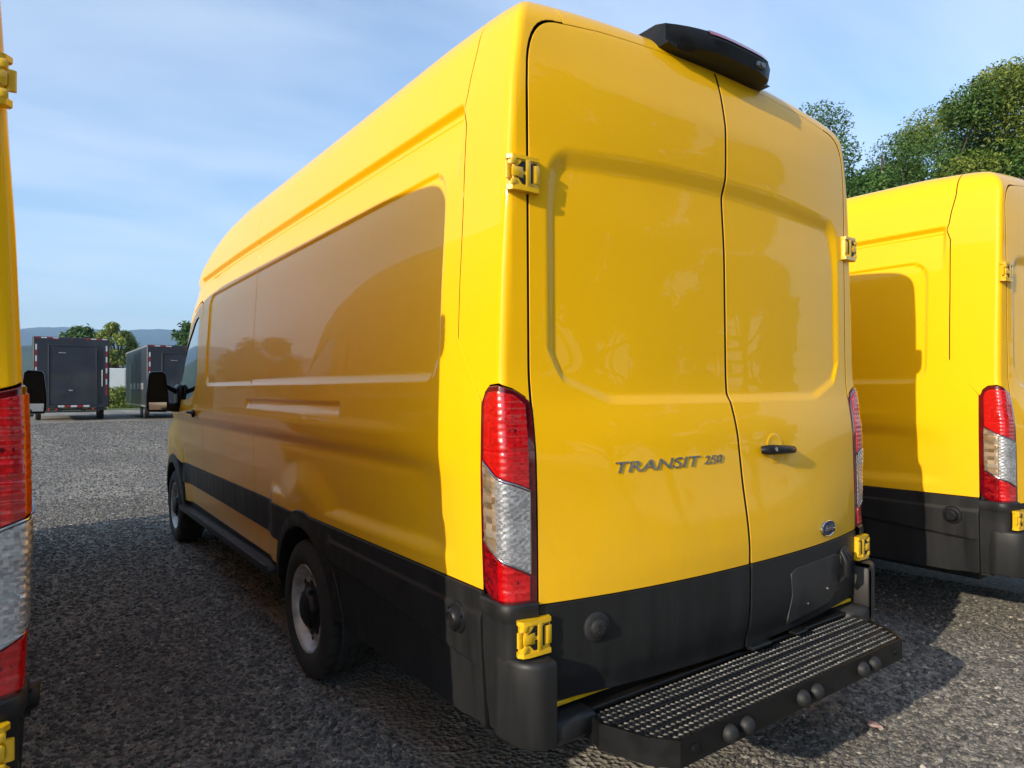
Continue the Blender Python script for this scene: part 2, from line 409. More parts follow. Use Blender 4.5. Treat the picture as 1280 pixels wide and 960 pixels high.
def densify(poly, h):
    out = []
    n = len(poly)
    for i in range(n):
        a = np.array(poly[i]); b = np.array(poly[(i+1)%n]); k = max(1, int(np.ceil(np.hypot(*(b-a))/h)))
        for j in range(k): out.append(tuple(a+(b-a)*j/k))
    return out
def lines(a, b, h, feats=()):
    """grid lines from a to b, spaced h, refined where features lie: (lo, hi, spacing)"""
    g = list(np.arange(a, b, h))
    for lo, hi, s in feats:
        lo, hi = max(lo, a), min(hi, b)
        if hi > lo: g = [q for q in g if q < lo-s*.6 or q > hi+s*.6] + list(np.arange(lo, hi+s*.5, s))
    return np.array(sorted(g))
def panel(name, dom, poly, mat, parent, gu, gv, disp=0.0, flange=.014, hb=.02, holes=(), dfun=None, mirror=True, bev=.0015):
    """cut a panel of the body surface out of its parameter domain; returns the object(s)"""
    poly = densify(poly, hb)
    U, V = np.meshgrid(gu, gv); P = np.stack([U.ravel(), V.ravel()], 1)
    ok = inside(poly, P) & (bdist(poly, P) > hb*.30)
    hp = [densify(h, hb) for h in holes]
    for h in hp: ok &= ~inside(h, P) & (bdist(h, P) > hb*.30)
    P = P[ok]
    allv = [Vector(p) for p in poly]; loops = [list(range(len(poly)))]
    for h in hp:
        loops.append(list(range(len(allv), len(allv)+len(h)))); allv += [Vector(p) for p in h]
    edges = [(l[i], l[(i+1)%len(l)]) for l in loops for i in range(len(l))]
    nb = len(allv); allv += [Vector(p) for p in P]
    vo, eo, fo, ov, oe, of = delaunay_2d_cdt(allv, edges, [], 0, 1e-7)
    Q = np.array([tuple(v) for v in vo]); tri = np.array([tuple(f) for f in fo if len(f) == 3])
    cen = Q[tri].mean(1); keep = inside(poly, cen)
    for h in hp: keep &= ~inside(h, cen)
    a = Q[tri]; area = np.abs(np.cross(a[:,1]-a[:,0], a[:,2]-a[:,0])); keep &= area > 1e-9
    tri = tri[keep]
    # map original boundary verts to output verts
    mp = {}
    for i, src in enumerate(ov):
        for s_ in src: mp[s_] = i
    o, d = dom(Q[:,0], Q[:,1]); X = solve(o, d); N = normals(X)
    dd = np.full(len(X), disp)
    if dfun is not None: dd = dd + dfun(Q[:,0], Q[:,1])
    X = X + N*dd[:,None]
    if dfun is not None:      # normals of the displaced surface from its own parameter derivatives
        e = .002
        def pos(u, v):
            o, d = dom(u, v); q = solve(o, d); return q + normals(q)*(disp+dfun(u, v))[:,None]
        tu = pos(Q[:,0]+e, Q[:,1])-pos(Q[:,0]-e, Q[:,1]); tv = pos(Q[:,0], Q[:,1]+e)-pos(Q[:,0], Q[:,1]-e)
        n2 = np.cross(tu, tv); n2 /= np.linalg.norm(n2, axis=1)[:,None]+1e-12
        n2 *= np.sign((n2*N).sum(1))[:,None]; N = n2
    A = X[tri]; gn = np.cross(A[:,1]-A[:,0], A[:,2]-A[:,0]); fl = (gn*N[tri[:,0]]).sum(1) < 0
    tri[fl] = tri[fl][:, ::-1]
    V3 = [X]; NN = [N]; faces = [tuple(t) for t in tri]; base = len(X); mids = [0]*len(faces)
    if flange > 0:
        for li, l in enumerate(loops):
            ids = [mp[i] for i in l]; B = X[ids]; BN = N[ids]
            tg = np.roll(B, -1, 0) - np.roll(B, 1, 0); tg /= np.linalg.norm(tg, axis=1)[:,None]+1e-12
            lat = np.cross(tg, BN); lat /= np.linalg.norm(lat, axis=1)[:,None]+1e-12
            # outward = away from the panel: test one sample in the parameter plane
            q = np.array(poly if li == 0 else hp[li-1]); ar = np.sum(q[:,0]*np.roll(q[:,1],-1)-np.roll(q[:,0],-1)*q[:,1])
            # orientation of (u,v) relative to N
            e = .001; c0 = q[:1]; o1,d1 = dom(c0[:,0], c0[:,1]); o2,d2 = dom(c0[:,0]+e, c0[:,1]); o3,d3 = dom(c0[:,0], c0[:,1]+e)
            s0, s1, s2 = solve(o1,d1)[0], solve(o2,d2)[0], solve(o3,d3)[0]
            hand = np.sign(np.dot(np.cross(s1-s0, s2-s0), normals(s0[None])[0])) * np.sign(ar) * (1 if li == 0 else -1)
            lat *= hand
            b1 = B + lat*bev - BN*bev; b2 = b1 - BN*flange
            k = len(ids); s_ = base
            V3 += [b1, b2]; NN += [lat*.98+BN*.2, lat]; base += 2*k
            for i in range(k):
                j = (i+1) % k
                f1_ = (ids[i], ids[j], s_+j, s_+i); f2_ = (s_+i, s_+j, s_+k+j, s_+k+i)
                if hand > 0: f1_ = f1_[::-1]; f2_ = f2_[::-1]
                faces += [f1_, f2_]; mids += [0, 1 if mat in (M['paint'], M['cladding']) else 0]
    V3 = np.concatenate(V3); NN = np.concatenate(NN); NN /= np.linalg.norm(NN, axis=1)[:,None]+1e-12
    res = []
    for sg in ((1, -1) if mirror else (1,)):
        v = V3*[sg,1,1]; n = NN*[sg,1,1]; fs = faces if sg == 1 else [f[::-1] for f in faces]
        me = bpy.data.meshes.new(name); me.from_pydata(v.tolist(), [], [tuple(int(i) for i in f) for f in fs]); me.materials.append(mat); me.materials.append(M['seal'])
        me.polygons.foreach_set('material_index', np.array(mids, dtype=np.int32))
        me.polygons.foreach_set('use_smooth', [True]*len(me.polygons)); me.update()
        me.normals_split_custom_set_from_vertices(n.tolist())
        res.append(link(bpy.data.objects.new(name, me), parent))
    return res
def surf(dom, u, v, off=0.0):
    o, d = dom(np.array([float(u)]), np.array([float(v)])); p = solve(o, d); n = normals(p); return Vector((p+n*off)[0]), Vector(n[0])
SH = dom_shell(-1)      # everything one-sided is cut on the left flank and mirrored
def arc(cx, cz, r, a0, a1, n):
    return [(cx+r*math.cos(R(a0+(a1-a0)*k/n)), cz+r*math.sin(R(a0+(a1-a0)*k/n))) for k in range(n+1)]

def build_van():
    van = thing('van', 'yellow high-roof cargo van in the middle, closed rear doors and step bumper toward the camera', 'van',
                group='yellow cargo vans parked side by side')
    G = .0040     # half a shut line
    fz = [(.86,.97,.012),(1.10,1.20,.015),(1.24,1.345,.012),(1.375,1.415,.006),(1.455,1.49,.005),(1.56,1.70,.02),(2.175,2.225,.005),(2.335,2.42,.005),(2.45,2.84,.02)]
    # --- left/right flank, behind the wheel and above it
    arch_o = .492
    ps = [(.1375, .842),(1.385,.828)]
    ps += [(RW_Y+arch_o*math.cos(R(a)), RW_Z+arch_o*math.sin(R(a))) for a in np.linspace(180-math.degrees(math.asin((.828-RW_Z)/arch_o))-2+2, math.degrees(math.asin((.822-RW_Z)/arch_o)), 2)][:0]
    aa = math.degrees(math.asin((.828-RW_Z)/arch_o))
    # wheel opening: from the rear foot of the arch over the top to the front foot
    top_arch = [(RW_Y - arch_o*math.cos(R(a)), RW_Z + arch_o*math.sin(R(a))) for a in np.linspace(aa, 180-math.degrees(math.asin((.812-RW_Z)/arch_o)), 14)]
    flank = [(.1375,.842)] + top_arch + [(2.775-G,.812),(2.775-G,2.843),(.28,2.843),(.272,2.62),(.292,2.50),(.300,2.42),(.312,2.378),(.292,2.32),(.286,1.62),(.222,1.525),(.1375,1.415)]
    panel('side_panel', SH, flank, M['paint'], van,
          lines(.13, 2.78, .03, [(.25,.46,.008),(1.12,1.30,.012),(2.42,2.52,.015)]), lines(.80, 2.85, .03, fz), hb=.014)
    mid = [(2.775+G,.812),(4.30-G,.800),(4.30-G,2.30),(4.30-G,2.843),(2.775+G,2.843)]
    # forward part of the flank up to the front door; the roof cap runs on over the door
    mid = [(2.775+G,.812),(4.30-G,.800),(4.30-G,2.10),(4.36,2.19),(4.75,2.17),(5.05,2.06),(5.30,1.88),(5.48,1.77),(5.42,2.26),(5.2,2.5),(4.9,2.64),(4.6,2.72),(4.4,2.78),(4.0,2.843),(2.775+G,2.843)]
    mid = [(2.775+G,.812),(4.30-G,.800),(4.30-G,2.10),(4.34,2.16),(4.30+.12,2.19),(4.42,2.843),(2.775+G,2.843)]
    panel('side_panel', SH, mid, M['paint'], van, lines(2.77, 4.45, .06, [(3.98,4.12,.008),(2.80,2.88,.012)]), lines(.79, 2.86, .04, fz), hb=.02)
    # cab: strip of roof side and pillar in front
    cab = [(4.42+.0005,2.19),(4.75,2.13),(5.05,1.96),(5.35,1.74),(5.66,1.48),(5.78,1.40),(5.80,1.75),(5.80,1.80)]
    ztp = lambda y: float(z0f(np.array([y]))[0]) + .25*math.pi/2
    topl = [(y, ztp(y)) for y in np.arange(5.80, 4.40, -.06)] + [(4.4205, ztp(4.42))]
    panel('cab_pillar', SH, cab[:-2]+topl, M['paint'], van, lines(4.4, 5.85, .035), lines(1.3, 2.9, .035), hb=.02, flange=.01)
    # front door with window opening
    glass = [(4.43,2.03),(4.43,1.58),(4.47,1.47),(4.58,1.40),(4.8,1.365),(5.40,1.355),(5.54,1.39),(5.56,1.44),(5.27,1.68),(4.99,1.88),(4.72,2.02),(4.6,2.05),(4.47,2.06)]
    door = [(4.30+G,.800),(5.10,.795),(5.12,.86),(5.20,.93),(5.36,1.05),(5.42,1.18),(5.50,1.30),(5.655,1.37),(5.66,1.465),(5.35,1.725),(5.05,1.945),(4.75,2.115),(4.42,2.172),(4.345,2.15),(4.30+G,2.09)]
    d = panel('front_door', SH, door, M['paint'], van, lines(4.3, 5.7, .045, [(4.3,4.36,.01)]), lines(.79, 2.2, .03, [(1.10,1.2,.015)]), hb=.016, holes=[glass])
    gl = panel('window', SH, [(a,b) for a,b in glass], M['glass'], None, lines(4.4, 5.6, .08), lines(1.3, 2.1, .08), disp=-.008, flange=.006, hb=.03)
    for a, b in zip(d, gl): b.parent = a
    lt = panel('lower_trim', SH, [(4.30+G,.795),(4.30+G,.628),(5.07,.628),(5.085,.790)], M['cladding'], None, lines(4.3,5.1,.1), lines(.6,.8,.03), disp=.007, hb=.03)
    for a, b in zip(d, lt): b.parent = a
    for a, sg in zip(d, (-1, 1)):
        mb = MB(); p, n = surf(dom_shell(sg), 4.46, 1.255, .0); mb.box((p.x-.012-.012*0, p.y-.02, p.z-.03), (p.x+.012, p.y+.02, p.z+.03), bev=.006)
        mb.v = [(v[0]+sg*.012, v[1], v[2]) for v in mb.v]
        mb.tube([(p.x+sg*.02, p.y-.10, p.z+.01), (p.x+sg*.045, p.y-.06, p.z+.012), (p.x+sg*.045, p.y+.06, p.z+.012), (p.x+sg*.02, p.y+.10, p.z+.01)], [.012,.013,.013,.012], 8)
        mb.build('door_handle', M['cladding2'], a, autos=40)
    # front fender, hood, windscreen, nose
    fan = math.degrees(math.asin((.790-RW_Z)/arch_o))
    arcf = [(FW_Y-arch_o*math.cos(R(a)), RW_Z+arch_o*math.sin(R(a))) for a in np.linspace(fan, 178, 16)]
    fend = [(5.105,.790)] + arcf[1:] + [(6.12,.36),(6.30,.36),(6.36,.75),(6.34,1.0),(6.30,1.16),(6.05,1.26),(5.806,1.38),(5.79,1.395),(5.66,1.36),(5.51,1.29),(5.43,1.18),(5.37,1.05),(5.21,.93),(5.13,.86)]
    panel('front_wing', SH, fend, M['paint'], van, lines(5.1, 6.42, .045), lines(.3, 1.45, .045), hb=.025)
    # roof, header, bonnet, windscreen
    panel('roof', dom_top, [(-CX+.001,CY+.001),(CX-.001,CY+.001),(CX-.001,4.98),(.4,5.06),(0,5.09),(-.4,5.06),(-CX+.001,4.98)], M['paint'], van,
          lines(-.8,.8,.08), lines(.15,5.1,.1,[(.15,.4,.03)]), hb=.05, mirror=False, flange=.01)
    panel('windscreen', dom_top, [(CX-.001,4.985),(.4,5.066),(0,5.096),(-.4,5.066),(-CX+.001,4.985),(-CX+.001,5.72),(-.5,5.80),(0,5.86),(.5,5.80),(CX-.001,5.72)], M['glass'], van,
          lines(-.8,.8,.08), lines(4.9,5.9,.06), hb=.05, mirror=False, flange=.01, disp=-.004)
    panel('bonnet', dom_top, [(CX-.001,5.725),(.5,5.806),(0,5.866),(-.5,5.806),(-CX+.001,5.725),(-CX+.001,6.03),(-.5,6.22),(0,6.34),(.5,6.22),(CX-.001,6.03)], M['paint'], van,
          lines(-.8,.8,.08), lines(5.7,6.4,.05), hb=.05, mirror=False, flange=.01)
    panel('front_bumper', dom_front, [(-CX,.33),(CX,.33),(CX,.70),(-CX,.70)], M['cladding'], van, lines(-.8,.8,.08), lines(.3,.75,.06), hb=.05, mirror=False)
    panel('grille', dom_front, [(-.52,.706),(.52,.706),(.56,1.0),(-.56,1.0)], M['cladding2'], van, lines(-.8,.8,.08), lines(.7,1.05,.05), hb=.05, mirror=False, disp=-.01)
    panel('headlight', dom_front, [(-.53,.78),(-.57,1.0),(-CX,1.04),(-CX,.80)], M['clear_lens'], van, lines(-.8,-.5,.05), lines(.75,1.05,.05), hb=.03, disp=.004)
    panel('nose_panel', dom_front, [(-CX,1.046),(-.57,1.006),(.57,1.006),(CX,1.046),(CX,1.15),(-CX,1.15)], M['paint'], van, lines(-.8,.8,.08), lines(1.0,1.2,.04), hb=.05, mirror=False)
    # --- rear corner pillar (seam to the flank, notch for the lamp, shut line to the door)
    def gp(x, z, off=G):
        y = float(rear_y(np.array([x]), np.array([z]))[0]); u, t = shell_uv(x, y, z); return (u, t)
    # door opening corner (x, z), one smooth sweep
    DO = [(CX,2.612)] + [((1-q)**2*.800+2*q*(1-q)*.897+q*q*(GAPX-.003), (1-q)**2*2.606+2*q*(1-q)*2.584+q*q*2.455) for q in np.linspace(0, 1, 9)] + [(GAPX,2.38)]
    corner = [gp(x, z) for x, z in DO]
    ug = gp(GAPX, 2.0)[0]
    pil = [(.1375+2*G,1.4125),(.2220+2*G,1.518),(.2860+2*G,1.613),(.2920+2*G,2.32),(.312+2*G,2.378),(.300+2*G,2.42),(.292+2*G,2.50),(.272+2*G,2.62),(.28+2*G,2.8425)]
    pil = [(a-4*G, b) for a, b in pil]
    lamp_top = [(.1335,1.412),(.118,1.440),(.095,1.462),(.060,1.466),(.030,1.452),(ug+.012,1.425),(ug+.004,1.405)]
    up = [(ug+G*1.6, 1.40),(ug+G*1.6, 2.38)] + [(a+G*1.6, b+G*.8) for a, b in corner[::-1][1:]] + [(corner[0][0], 2.8425)]
    poly = lamp_top[:0] + [(ug+G*1.6,1.412),(ug+.014,1.432),(.030,1.458),(.060,1.472),(.097,1.468),(.121,1.445)] + pil + [(corner[0][0]+.0, 2.8425)] + [(a+G*1.6, b+G*.8) for a, b in corner] + [(ug+G*1.6, 2.0)]
    panel('rear_pillar', SH, poly, M['paint'], van, lines(-.25, .32, .012), lines(1.38, 2.85, .02, [(2.30,2.43,.006)]), hb=.008)
    # header above the doors
    def ha(x):
        z = np.interp(abs(x), [0,.35,.6,CX], [2.664,2.657,2.637,2.612]); y = float(rear_y(np.array([x]), np.array([z]))[0])
        return math.atan2(z-2.45, CY-y)
    hx = np.linspace(-CX+.0015, CX-.0015, 31)
    hd = [(x, ha(x)+.010) for x in hx] + [(CX-.0015, math.pi/2), (-CX+.0015, math.pi/2)]
    panel('roof_header', dom_header, hd, M['paint'], van, lines(-.8,.8,.05), lines(.8,1.6,.04), hb=.03, mirror=False, flange=.012)
    # --- rear doors
    dt = [(x, float(np.interp(abs(x), [0,.35,.6,CX], [2.664,2.657,2.637,2.612]))-.004) for x in np.linspace(-.0078, -.75, 12)]
    dl = dt + [(-x+G, z-.004) for x, z in DO[1:-1]] + [(-GAPX+G,2.38),(-GAPX+G,.818),(-.0078,.818)]
    doors = panel('rear_door', dom_rear, dl, M['paint'], van,
                  lines(-.92, .0, .022, [(-.86,-.76,.006)]), lines(.8, 2.67, .025, [(.84,1.0,.015),(1.30,1.60,.009),(2.12,2.26,.006)]), hb=.012, flange=.02)
    lows = panel('lower_trim', dom_rear, [(-.0086,.812),(-GAPX+G,.812),(-GAPX+G,.560),(-.89,.535),(-.85,.522),(-.0086,.505)], M['cladding'], None,
                 lines(-.92,0,.035), lines(.5,.82,.02), disp=.004, hb=.02, flange=.02, mirror=True,
                 dfun=lambda u, v: .010*sstep(.80,.74,v)*0 - .008*sstep(.60,.52,v))
    for a, b in zip(doors, lows): b.parent = a
    # inner liner: a dark shell just under the skin so no shut line looks into daylight
    mbs = MB()
    def gridshell(dom, us, vs, off, sg=1):
        U, V = np.meshgrid(us, vs); o, d_ = dom(U.ravel(), V.ravel()); X = solve(o, d_); X = X + normals(X)*(off - .05*sstep(2.3, 2.5, V.ravel()) if dom is not dom_rear else off)[:,None] if dom is not dom_rear else X + normals(X)*off
        nu = len(us); fs = [(j*nu+i, j*nu+i+1, (j+1)*nu+i+1, (j+1)*nu+i) for j in range(len(vs)-1) for i in range(nu-1)]
        mbs.add(X.tolist(), fs)
    for sg in (-1, 1):
        D = dom_shell(sg); gridshell(D, np.r_[np.linspace(-.215,.18,14), np.linspace(.22,1.28,14)], np.linspace(.56, 2.843, 30), -.045)
        gridshell(D, np.linspace(1.28,2.32,6), np.linspace(.86, 2.843, 24), -.045)
        gridshell(D, np.linspace(2.32,5.0,12), np.linspace(.56, 2.0, 24), -.045)
        gridshell(D, np.linspace(2.32,4.40,12), np.linspace(2.0, 2.843, 10), -.045)
    gridshell(dom_rear, np.linspace(-.895,.895,24), np.linspace(.53, 2.68, 30), -.040)
    mbs.build('inner_liner', M['seal'], van)
    mb = MB(); mb.box((-.95,.10,.40), (.95,1.28,.52)); mb.box((-.72,1.2,.38), (.72,6.2,.60)); mb.box((-.95,2.32,.40), (.95,5.02,.52)); mb.box((-.55,.3,.27), (.55,5.6,.39))
    mb.box((-.90,4.35,.52), (.90,4.40,1.9)); mb.build('underbody', M['dark'], van)
    # --- wheel arch trims, liners, claddings
    def archtrim(cy, name, a0, a1):
        def pol():
            o = [(cy-.490*math.cos(R(a)), RW_Z+.490*math.sin(R(a))) for a in np.linspace(a0, a1, 26)]
            i = [(cy-.418*math.cos(R(a)), RW_Z+.418*math.sin(R(a))) for a in np.linspace(a1, a0, 26)]
            return o+i
        panel(name, SH, pol(), M['cladding'], van, lines(cy-.5,cy+.5,.05), lines(.2,.9,.05), hb=.03, flange=.05, bev=.006,
              dfun=lambda u, v: .020-.010*sstep(.43,.49,np.hypot(u-cy, v-RW_Z)))
    archtrim(RW_Y, 'wheel_arch_trim', 8, 172)
    archtrim(FW_Y, 'wheel_arch_trim', 4, 176)
    for cy in (RW_Y, FW_Y):
        for sg in (-1, 1):
            mb = MB(); n = 20
            prof = []
            for k in range(n+1):
                a = R(-8 + 196*k/n); prof.append((cy-.432*math.cos(a), RW_Z+.432*math.sin(a)))
            vs = [(sg*.985, y, z) for y, z in prof] + [(sg*.60, y, z) for y, z in prof]
            fs = [(k, k+1, n+2+k, n+1+k) for k in range(n)] + [tuple(range(n+1, 2*n+2))]
            mb.add(vs, fs); mb.build('wheel_liner', M['dark'], van)
    # black cladding from behind the rear wheel to the rear corner
    ca = math.degrees(math.asin((.822-RW_Z)/.495))
    arcr = [(RW_Y-.495*math.cos(R(a)), RW_Z+.495*math.sin(R(a))) for a in np.linspace(9, ca, 12)]
    cl = [(.1375,.836),(.1375,.42),(.30,.40),(1.25,.385)] + arcr
    def clad(u, v):
        return .009 + .007*sstep(.775,.755,v) - .014*(1-sstep(-.006,.006,v-(.60+.06*np.clip(u-.2,0,1)-.0)))*sstep(.16,.20,u)
    panel('rear_cladding', SH, cl, M['cladding'], van, lines(.13,1.4,.05), lines(.38,.84,.03,[(.58,.68,.007),(.75,.785,.006)]), hb=.016, dfun=clad)
    cm_ = [(2.775-G,.808),(RW_Y+.495*math.cos(R(70)),.808)][:1] + [(RW_Y+.495*math.cos(R(a)), RW_Z+.495*math.sin(R(a))) for a in np.linspace(69, 33, 8)] + [(2.775-G,.628)]
    panel('side_cladding', SH, cm_, M['cladding'], van, lines(2.0,2.8,.06), lines(.6,.82,.03), disp=.008, hb=.02)
    panel('side_cladding', SH, [(2.775+G,.808),(2.775+G,.628),(4.30-G,.628),(4.30-G,.796)], M['cladding'], van, lines(2.7,4.3,.1), lines(.6,.82,.03), disp=.008, hb=.03)
    sl = [(RW_Y+.495*math.cos(R(a)), RW_Z+.495*math.sin(R(a))) for a in np.linspace(32, 14, 5)] + [(5.05,.465),(5.05,.622)]
    panel('sill', SH, sl, M['paint'], van, lines(2.2,5.1,.1), lines(.45,.63,.03), disp=-.004, hb=.03)
    # running board
    for sg in (-1, 1):
        mb = MB(); mb.prism([(2.34,.405),(5.02,.385),(5.08,.40),(5.02,.425),(2.34,.447),(2.28,.43)], sg*.86, sg*1.035, ax=0)
        for k in range(5): y = 2.7+k*.5; mb.box((min(sg*.7,sg*.95), y, .35), (max(sg*.7,sg*.95), y+.05, .40))
        rb = mb.build('running_board', M['cladding2'], van, autos=30)
        mb = MB(); mb.prism([(2.34,.437),(5.02,.416),(5.02,.428),(2.34,.451)], sg*1.028, sg*1.04, ax=0); mb.build('edge_strip', M['plate'], rb)
    # --- rear bumper corners
    for sg in (-1, 1):
        D = dom_shell(sg)
        def corner_strip(name, mat, rows, cols, parent, close=True):
            """rows: list of (z, outward offset); cols: u values from the flank round to the rear"""
            P = np.array([[surf(D, u, z, off)[0] for u in cols] for z, off in rows]); nu = len(cols)
            V_ = P.reshape(-1,3).tolist(); fs = []
            for j in range(len(rows)-1):
                for i in range(nu-1):
                    q = (j*nu+i, j*nu+i+1, (j+1)*nu+i+1, (j+1)*nu+i); fs.append(q if sg > 0 else q[::-1])
            mb = MB(); mb.add(V_, fs); return mb
        cols = list(np.linspace(.134, ug+.004, 14))
        rows = [(.828,-.02),(.828,.010),(.822,.016),(.795,.018),(.775,.010),(.77,.008),(.70,.008),(.66,.008),(.60,.006),(.50,.004),(.42,.0),(.41,-.03)]
        mb = corner_strip('c', None, rows, cols, van)
        # lower bumper horn standing back from the body
        V0 = len(mb.v)
        bc = mb.build('bumper_corner', M['cladding'], van, autos=40)
        mb = MB()
        prof = []   # plan outline of the horn, from the flank round to the step
        plan = [(.994,.095,.0),(1.005,.078,.004),(1.004,.05,.012),(1.0,.005,.02),(.992,-.032,.03),(.968,-.066,.034),(.938,-.084,.034),(.900,-.088,.03)]
        zs = [(.420,.030),(.425,.006),(.445,.0),(.60,-.002),(.655,-.002),(.668,.002),(.673,.010),(.673,.05)]
        ins = []
        for (z, inn) in zs:
            row = []
            for i, (x, y, _) in enumerate(plan):
                # inward direction
                a = max(0, i-1); b = min(len(plan)-1, i+1); t = Vector((plan[b][0]-plan[a][0], plan[b][1]-plan[a][1])).normalized(); nx, ny = t.y, -t.x
                row.append((sg*(x+nx*inn*1.0), y-(-ny)*inn*1.0 if False else y+ny*inn, z))
            ins.append(row)
        nu = len(plan); Vv = [p for r_ in ins for p in r_]
        fs = [(j*nu+i, j*nu+i+1, (j+1)*nu+i+1, (j+1)*nu+i) for j in range(len(zs)-1) for i in range(nu-1)]
        mb.add(Vv, fs)
        # inner return of the horn and the low shelf beside the step
        mb.box((min(sg*.735,sg*.905), -.084, .418), (max(sg*.735,sg*.905), .03, .488), bev=.012)
        mb.box((min(sg*.890,sg*.902), -.082, .48), (max(sg*.890,sg*.902), .05, .655), bev=.005)
        mb.build('bumper_end', M['worn_cap'] if sg > 0 else M['cladding'], van, autos=50)
        # parking sensor / marker on the flank
        p, n = surf(D, .27, .725, .012)
        mb = MB(); q = n.to_track_quat('Z', 'Y').to_matrix()
        def ringed(mb, p, q, prof):
            m2 = MB(); m2.lathe(prof, axis='z', n=28)
            mb.add([tuple(p + q @ Vector(v)) for v in m2.v], m2.f)
        ringed(mb, p, q, [(.052,-.01),(.052,.002),(.047,.010),(.036,.012),(.034,.020),(.030,.030),(.024,.034),(.022,.028),(.001,.028)])
        for k in range(3):
            t = k*2.1+.4; c = p + q @ Vector((.041*math.cos(t), .041*math.sin(t), .012)); mb.cyl(c, c+n*.006, .005, n=8)
        mb.build('side_marker', M['cladding2'], van, autos=35)
    # --- tail lamps
    def lampz(u):  # outline top / bottom
        top = np.interp(u, [ug+.004, ug+.010, .028, .060, .095, .116, .1325], [1.395,1.418,1.446,1.460,1.458,1.436,1.408])
        bot = np.interp(u, [ug+.004, .03, .075, .100, .122, .1325], [.822,.822,.826,.832,.850,.882]); return top, bot
    us = [ug+.004, ug+.010, .015, .028, .045, .060, .078, .095, .106, .116, .1245, .1325]
    outl = [(u, float(lampz(u)[0])) for u in us] + [(u, float(lampz(u)[1])) for u in us[::-1]]
    def dome(u, v):
        return .002 + .006*np.sin(np.clip((u-ug)/(.1325-ug), 0, 1)*math.pi)
    for_l = panel('tail_light', SH, outl, M['deep_red'], van, lines(-.05,.14,.010), lines(.8,1.48,.02), hb=.008, flange=.025, bev=.004, dfun=dome)
    i0, i1 = ug+.021, .1125
    lo_c = lambda u: np.interp(u, [i0, i1], [.912, 1.000]); hi_c = lambda u: np.interp(u, [i0, i1], [1.150, 1.232])
    um = .066
    def sub(name, poly, mat, dd, ribs=None, fl=.006):
        f = (lambda u, v: dome(u, v)+dd) if ribs is None else (lambda u, v: dome(u, v)+dd+ribs(u, v))
        r = panel(name, SH, poly, mat, None, lines(-.05,.14,.004), lines(.82,1.46,.0045), hb=.006, flange=fl, bev=.001, dfun=f)
        for a, b in zip(for_l, r): b.parent = a
        return r
    ribs_r = lambda u, v: .0004*np.cos(v*2*math.pi/.020)*sstep(um+.004, um-.004, u) + .0003*np.cos(u*2*math.pi/.012)*sstep(um+.004,um-.004,u)
    bowl = lambda u, v, cu, cv, r: -.0035*np.clip(1-((u-cu)**2+((v-cv)*.8)**2)/r**2, 0, 1)
    ribs_r0 = ribs_r
    ribs_r = lambda u, v: ribs_r0(u, v) + bowl(u, v, .034, 1.33, .034) + bowl(u, v, .034, .885, .030) - .0012*np.exp(-((v-1.268)/.004)**2)
    ribs_c = lambda u, v: .0030*np.abs(np.cos(v*math.pi/.045))*sstep(um, um+.006, u)
    sub('red_lens', [(i0,1.163),(um,1.204),(i1,1.245),(i1,1.398),(.108,1.424),(.092,1.443),(.060,1.446),(.030,1.433),(i0,1.405)], M['red_lens'], .0035, ribs_r)
    sub('clear_lens', [(i0,.918),(um-.001,.966),(um-.001,1.190),(i0,1.150)], M['clear_lens'], .0062, lambda u, v: .0007*np.cos(v*2*math.pi/.018)*np.cos(u*2*math.pi/.016) + bowl(u, v, .033, 1.065, .036)*.9)
    sub('indicator_lens', [(um+.001,.968),(i1,1.004),(i1,1.232),(um+.001,1.192)], M['amber_lens'], .004, ribs_c)
    sub('lower_red_lens', [(i0,.905),(um-.001,.952),(um-.001,.838),(i0,.836)], M['red_lens'], .0035, ribs_r)
    sub('lower_side_lens', [(um+.001,.954),(i1,.990),(i1,.890),(.112,.858),(.092,.844),(um+.001,.838)], M['dark_red'], .0038, lambda u, v: ribs_c(u, v)*.6)
    # chrome frame round the clear field
    for a, sg in zip(for_l, (-1, 1)):
        mb = MB(); D = dom_shell(sg)
        loop = [(i0-.001,.914),(um,.962),(i1+.001,1.0),(i1+.001,1.236),(um,1.196),(i0-.001,1.156)]; loop = densify(loop, .02); loop.append(loop[0])
        pts = [surf(D, u, v, float(dome(np.array([u]),0)[0])+.0045)[0] for u, v in loop]
        mb.tube(pts, [.0028]*len(pts), 6); mb.build('chrome_frame', M['chrome'], a, autos=60)
    # --- hinges (top and bottom on each side)
    def hinge(z, sg, parent, ho=0.0):
        mb = MB()
        py = .02; x = GAPX+.020
        w0, w1, h = x-.048, x+.050, .049
        # wrapped plate: flat over the door edge, turning round the corner
        out_ = [(w0,py-.020),(w0+.004,py-.040),(w0+.012,py-.046),(w1-.020,py-.046),(w1-.004,py-.038),(w1+.006,py-.014),(w1+.002,py+.012),(w0,py+.006)]
        mb.prism(out_, z-h, z+h, ax=2)
        lip = [(w0-.002,py-.020),(w0+.004,py-.052),(w1-.018,py-.052),(w1+.002,py-.042),(w1+.013,py-.012),(w1+.008,py+.012),(w0,py+.006)]
        mb.prism(lip, z+h-.010, z+h+.002, ax=2); mb.prism(lip, z-h-.004, z-h+.010, ax=2)
        mb.box((x-.013,py-.052,z-h+.008), (x+.005,py-.040,z+h-.008), bev=.002)
        mb.box((w0+.001,py-.051,z-.026), (w0+.020,py-.040,z+.028), bev=.002)
        mb.box((x+.014,py-.051,z-.016), (w1+.004,py-.036,z+.016), bev=.004)
        mb.cyl((w1+.010,py-.026,z-.022),(w1+.010,py-.026,z+.022),.010,n=14)
        mb.box((w1-.012,py-.05,z+.022), (w1+.006,py-.030,z+.040), bev=.003); mb.box((w1-.012,py-.05,z-.040), (w1+.006,py-.030,z-.022), bev=.003)
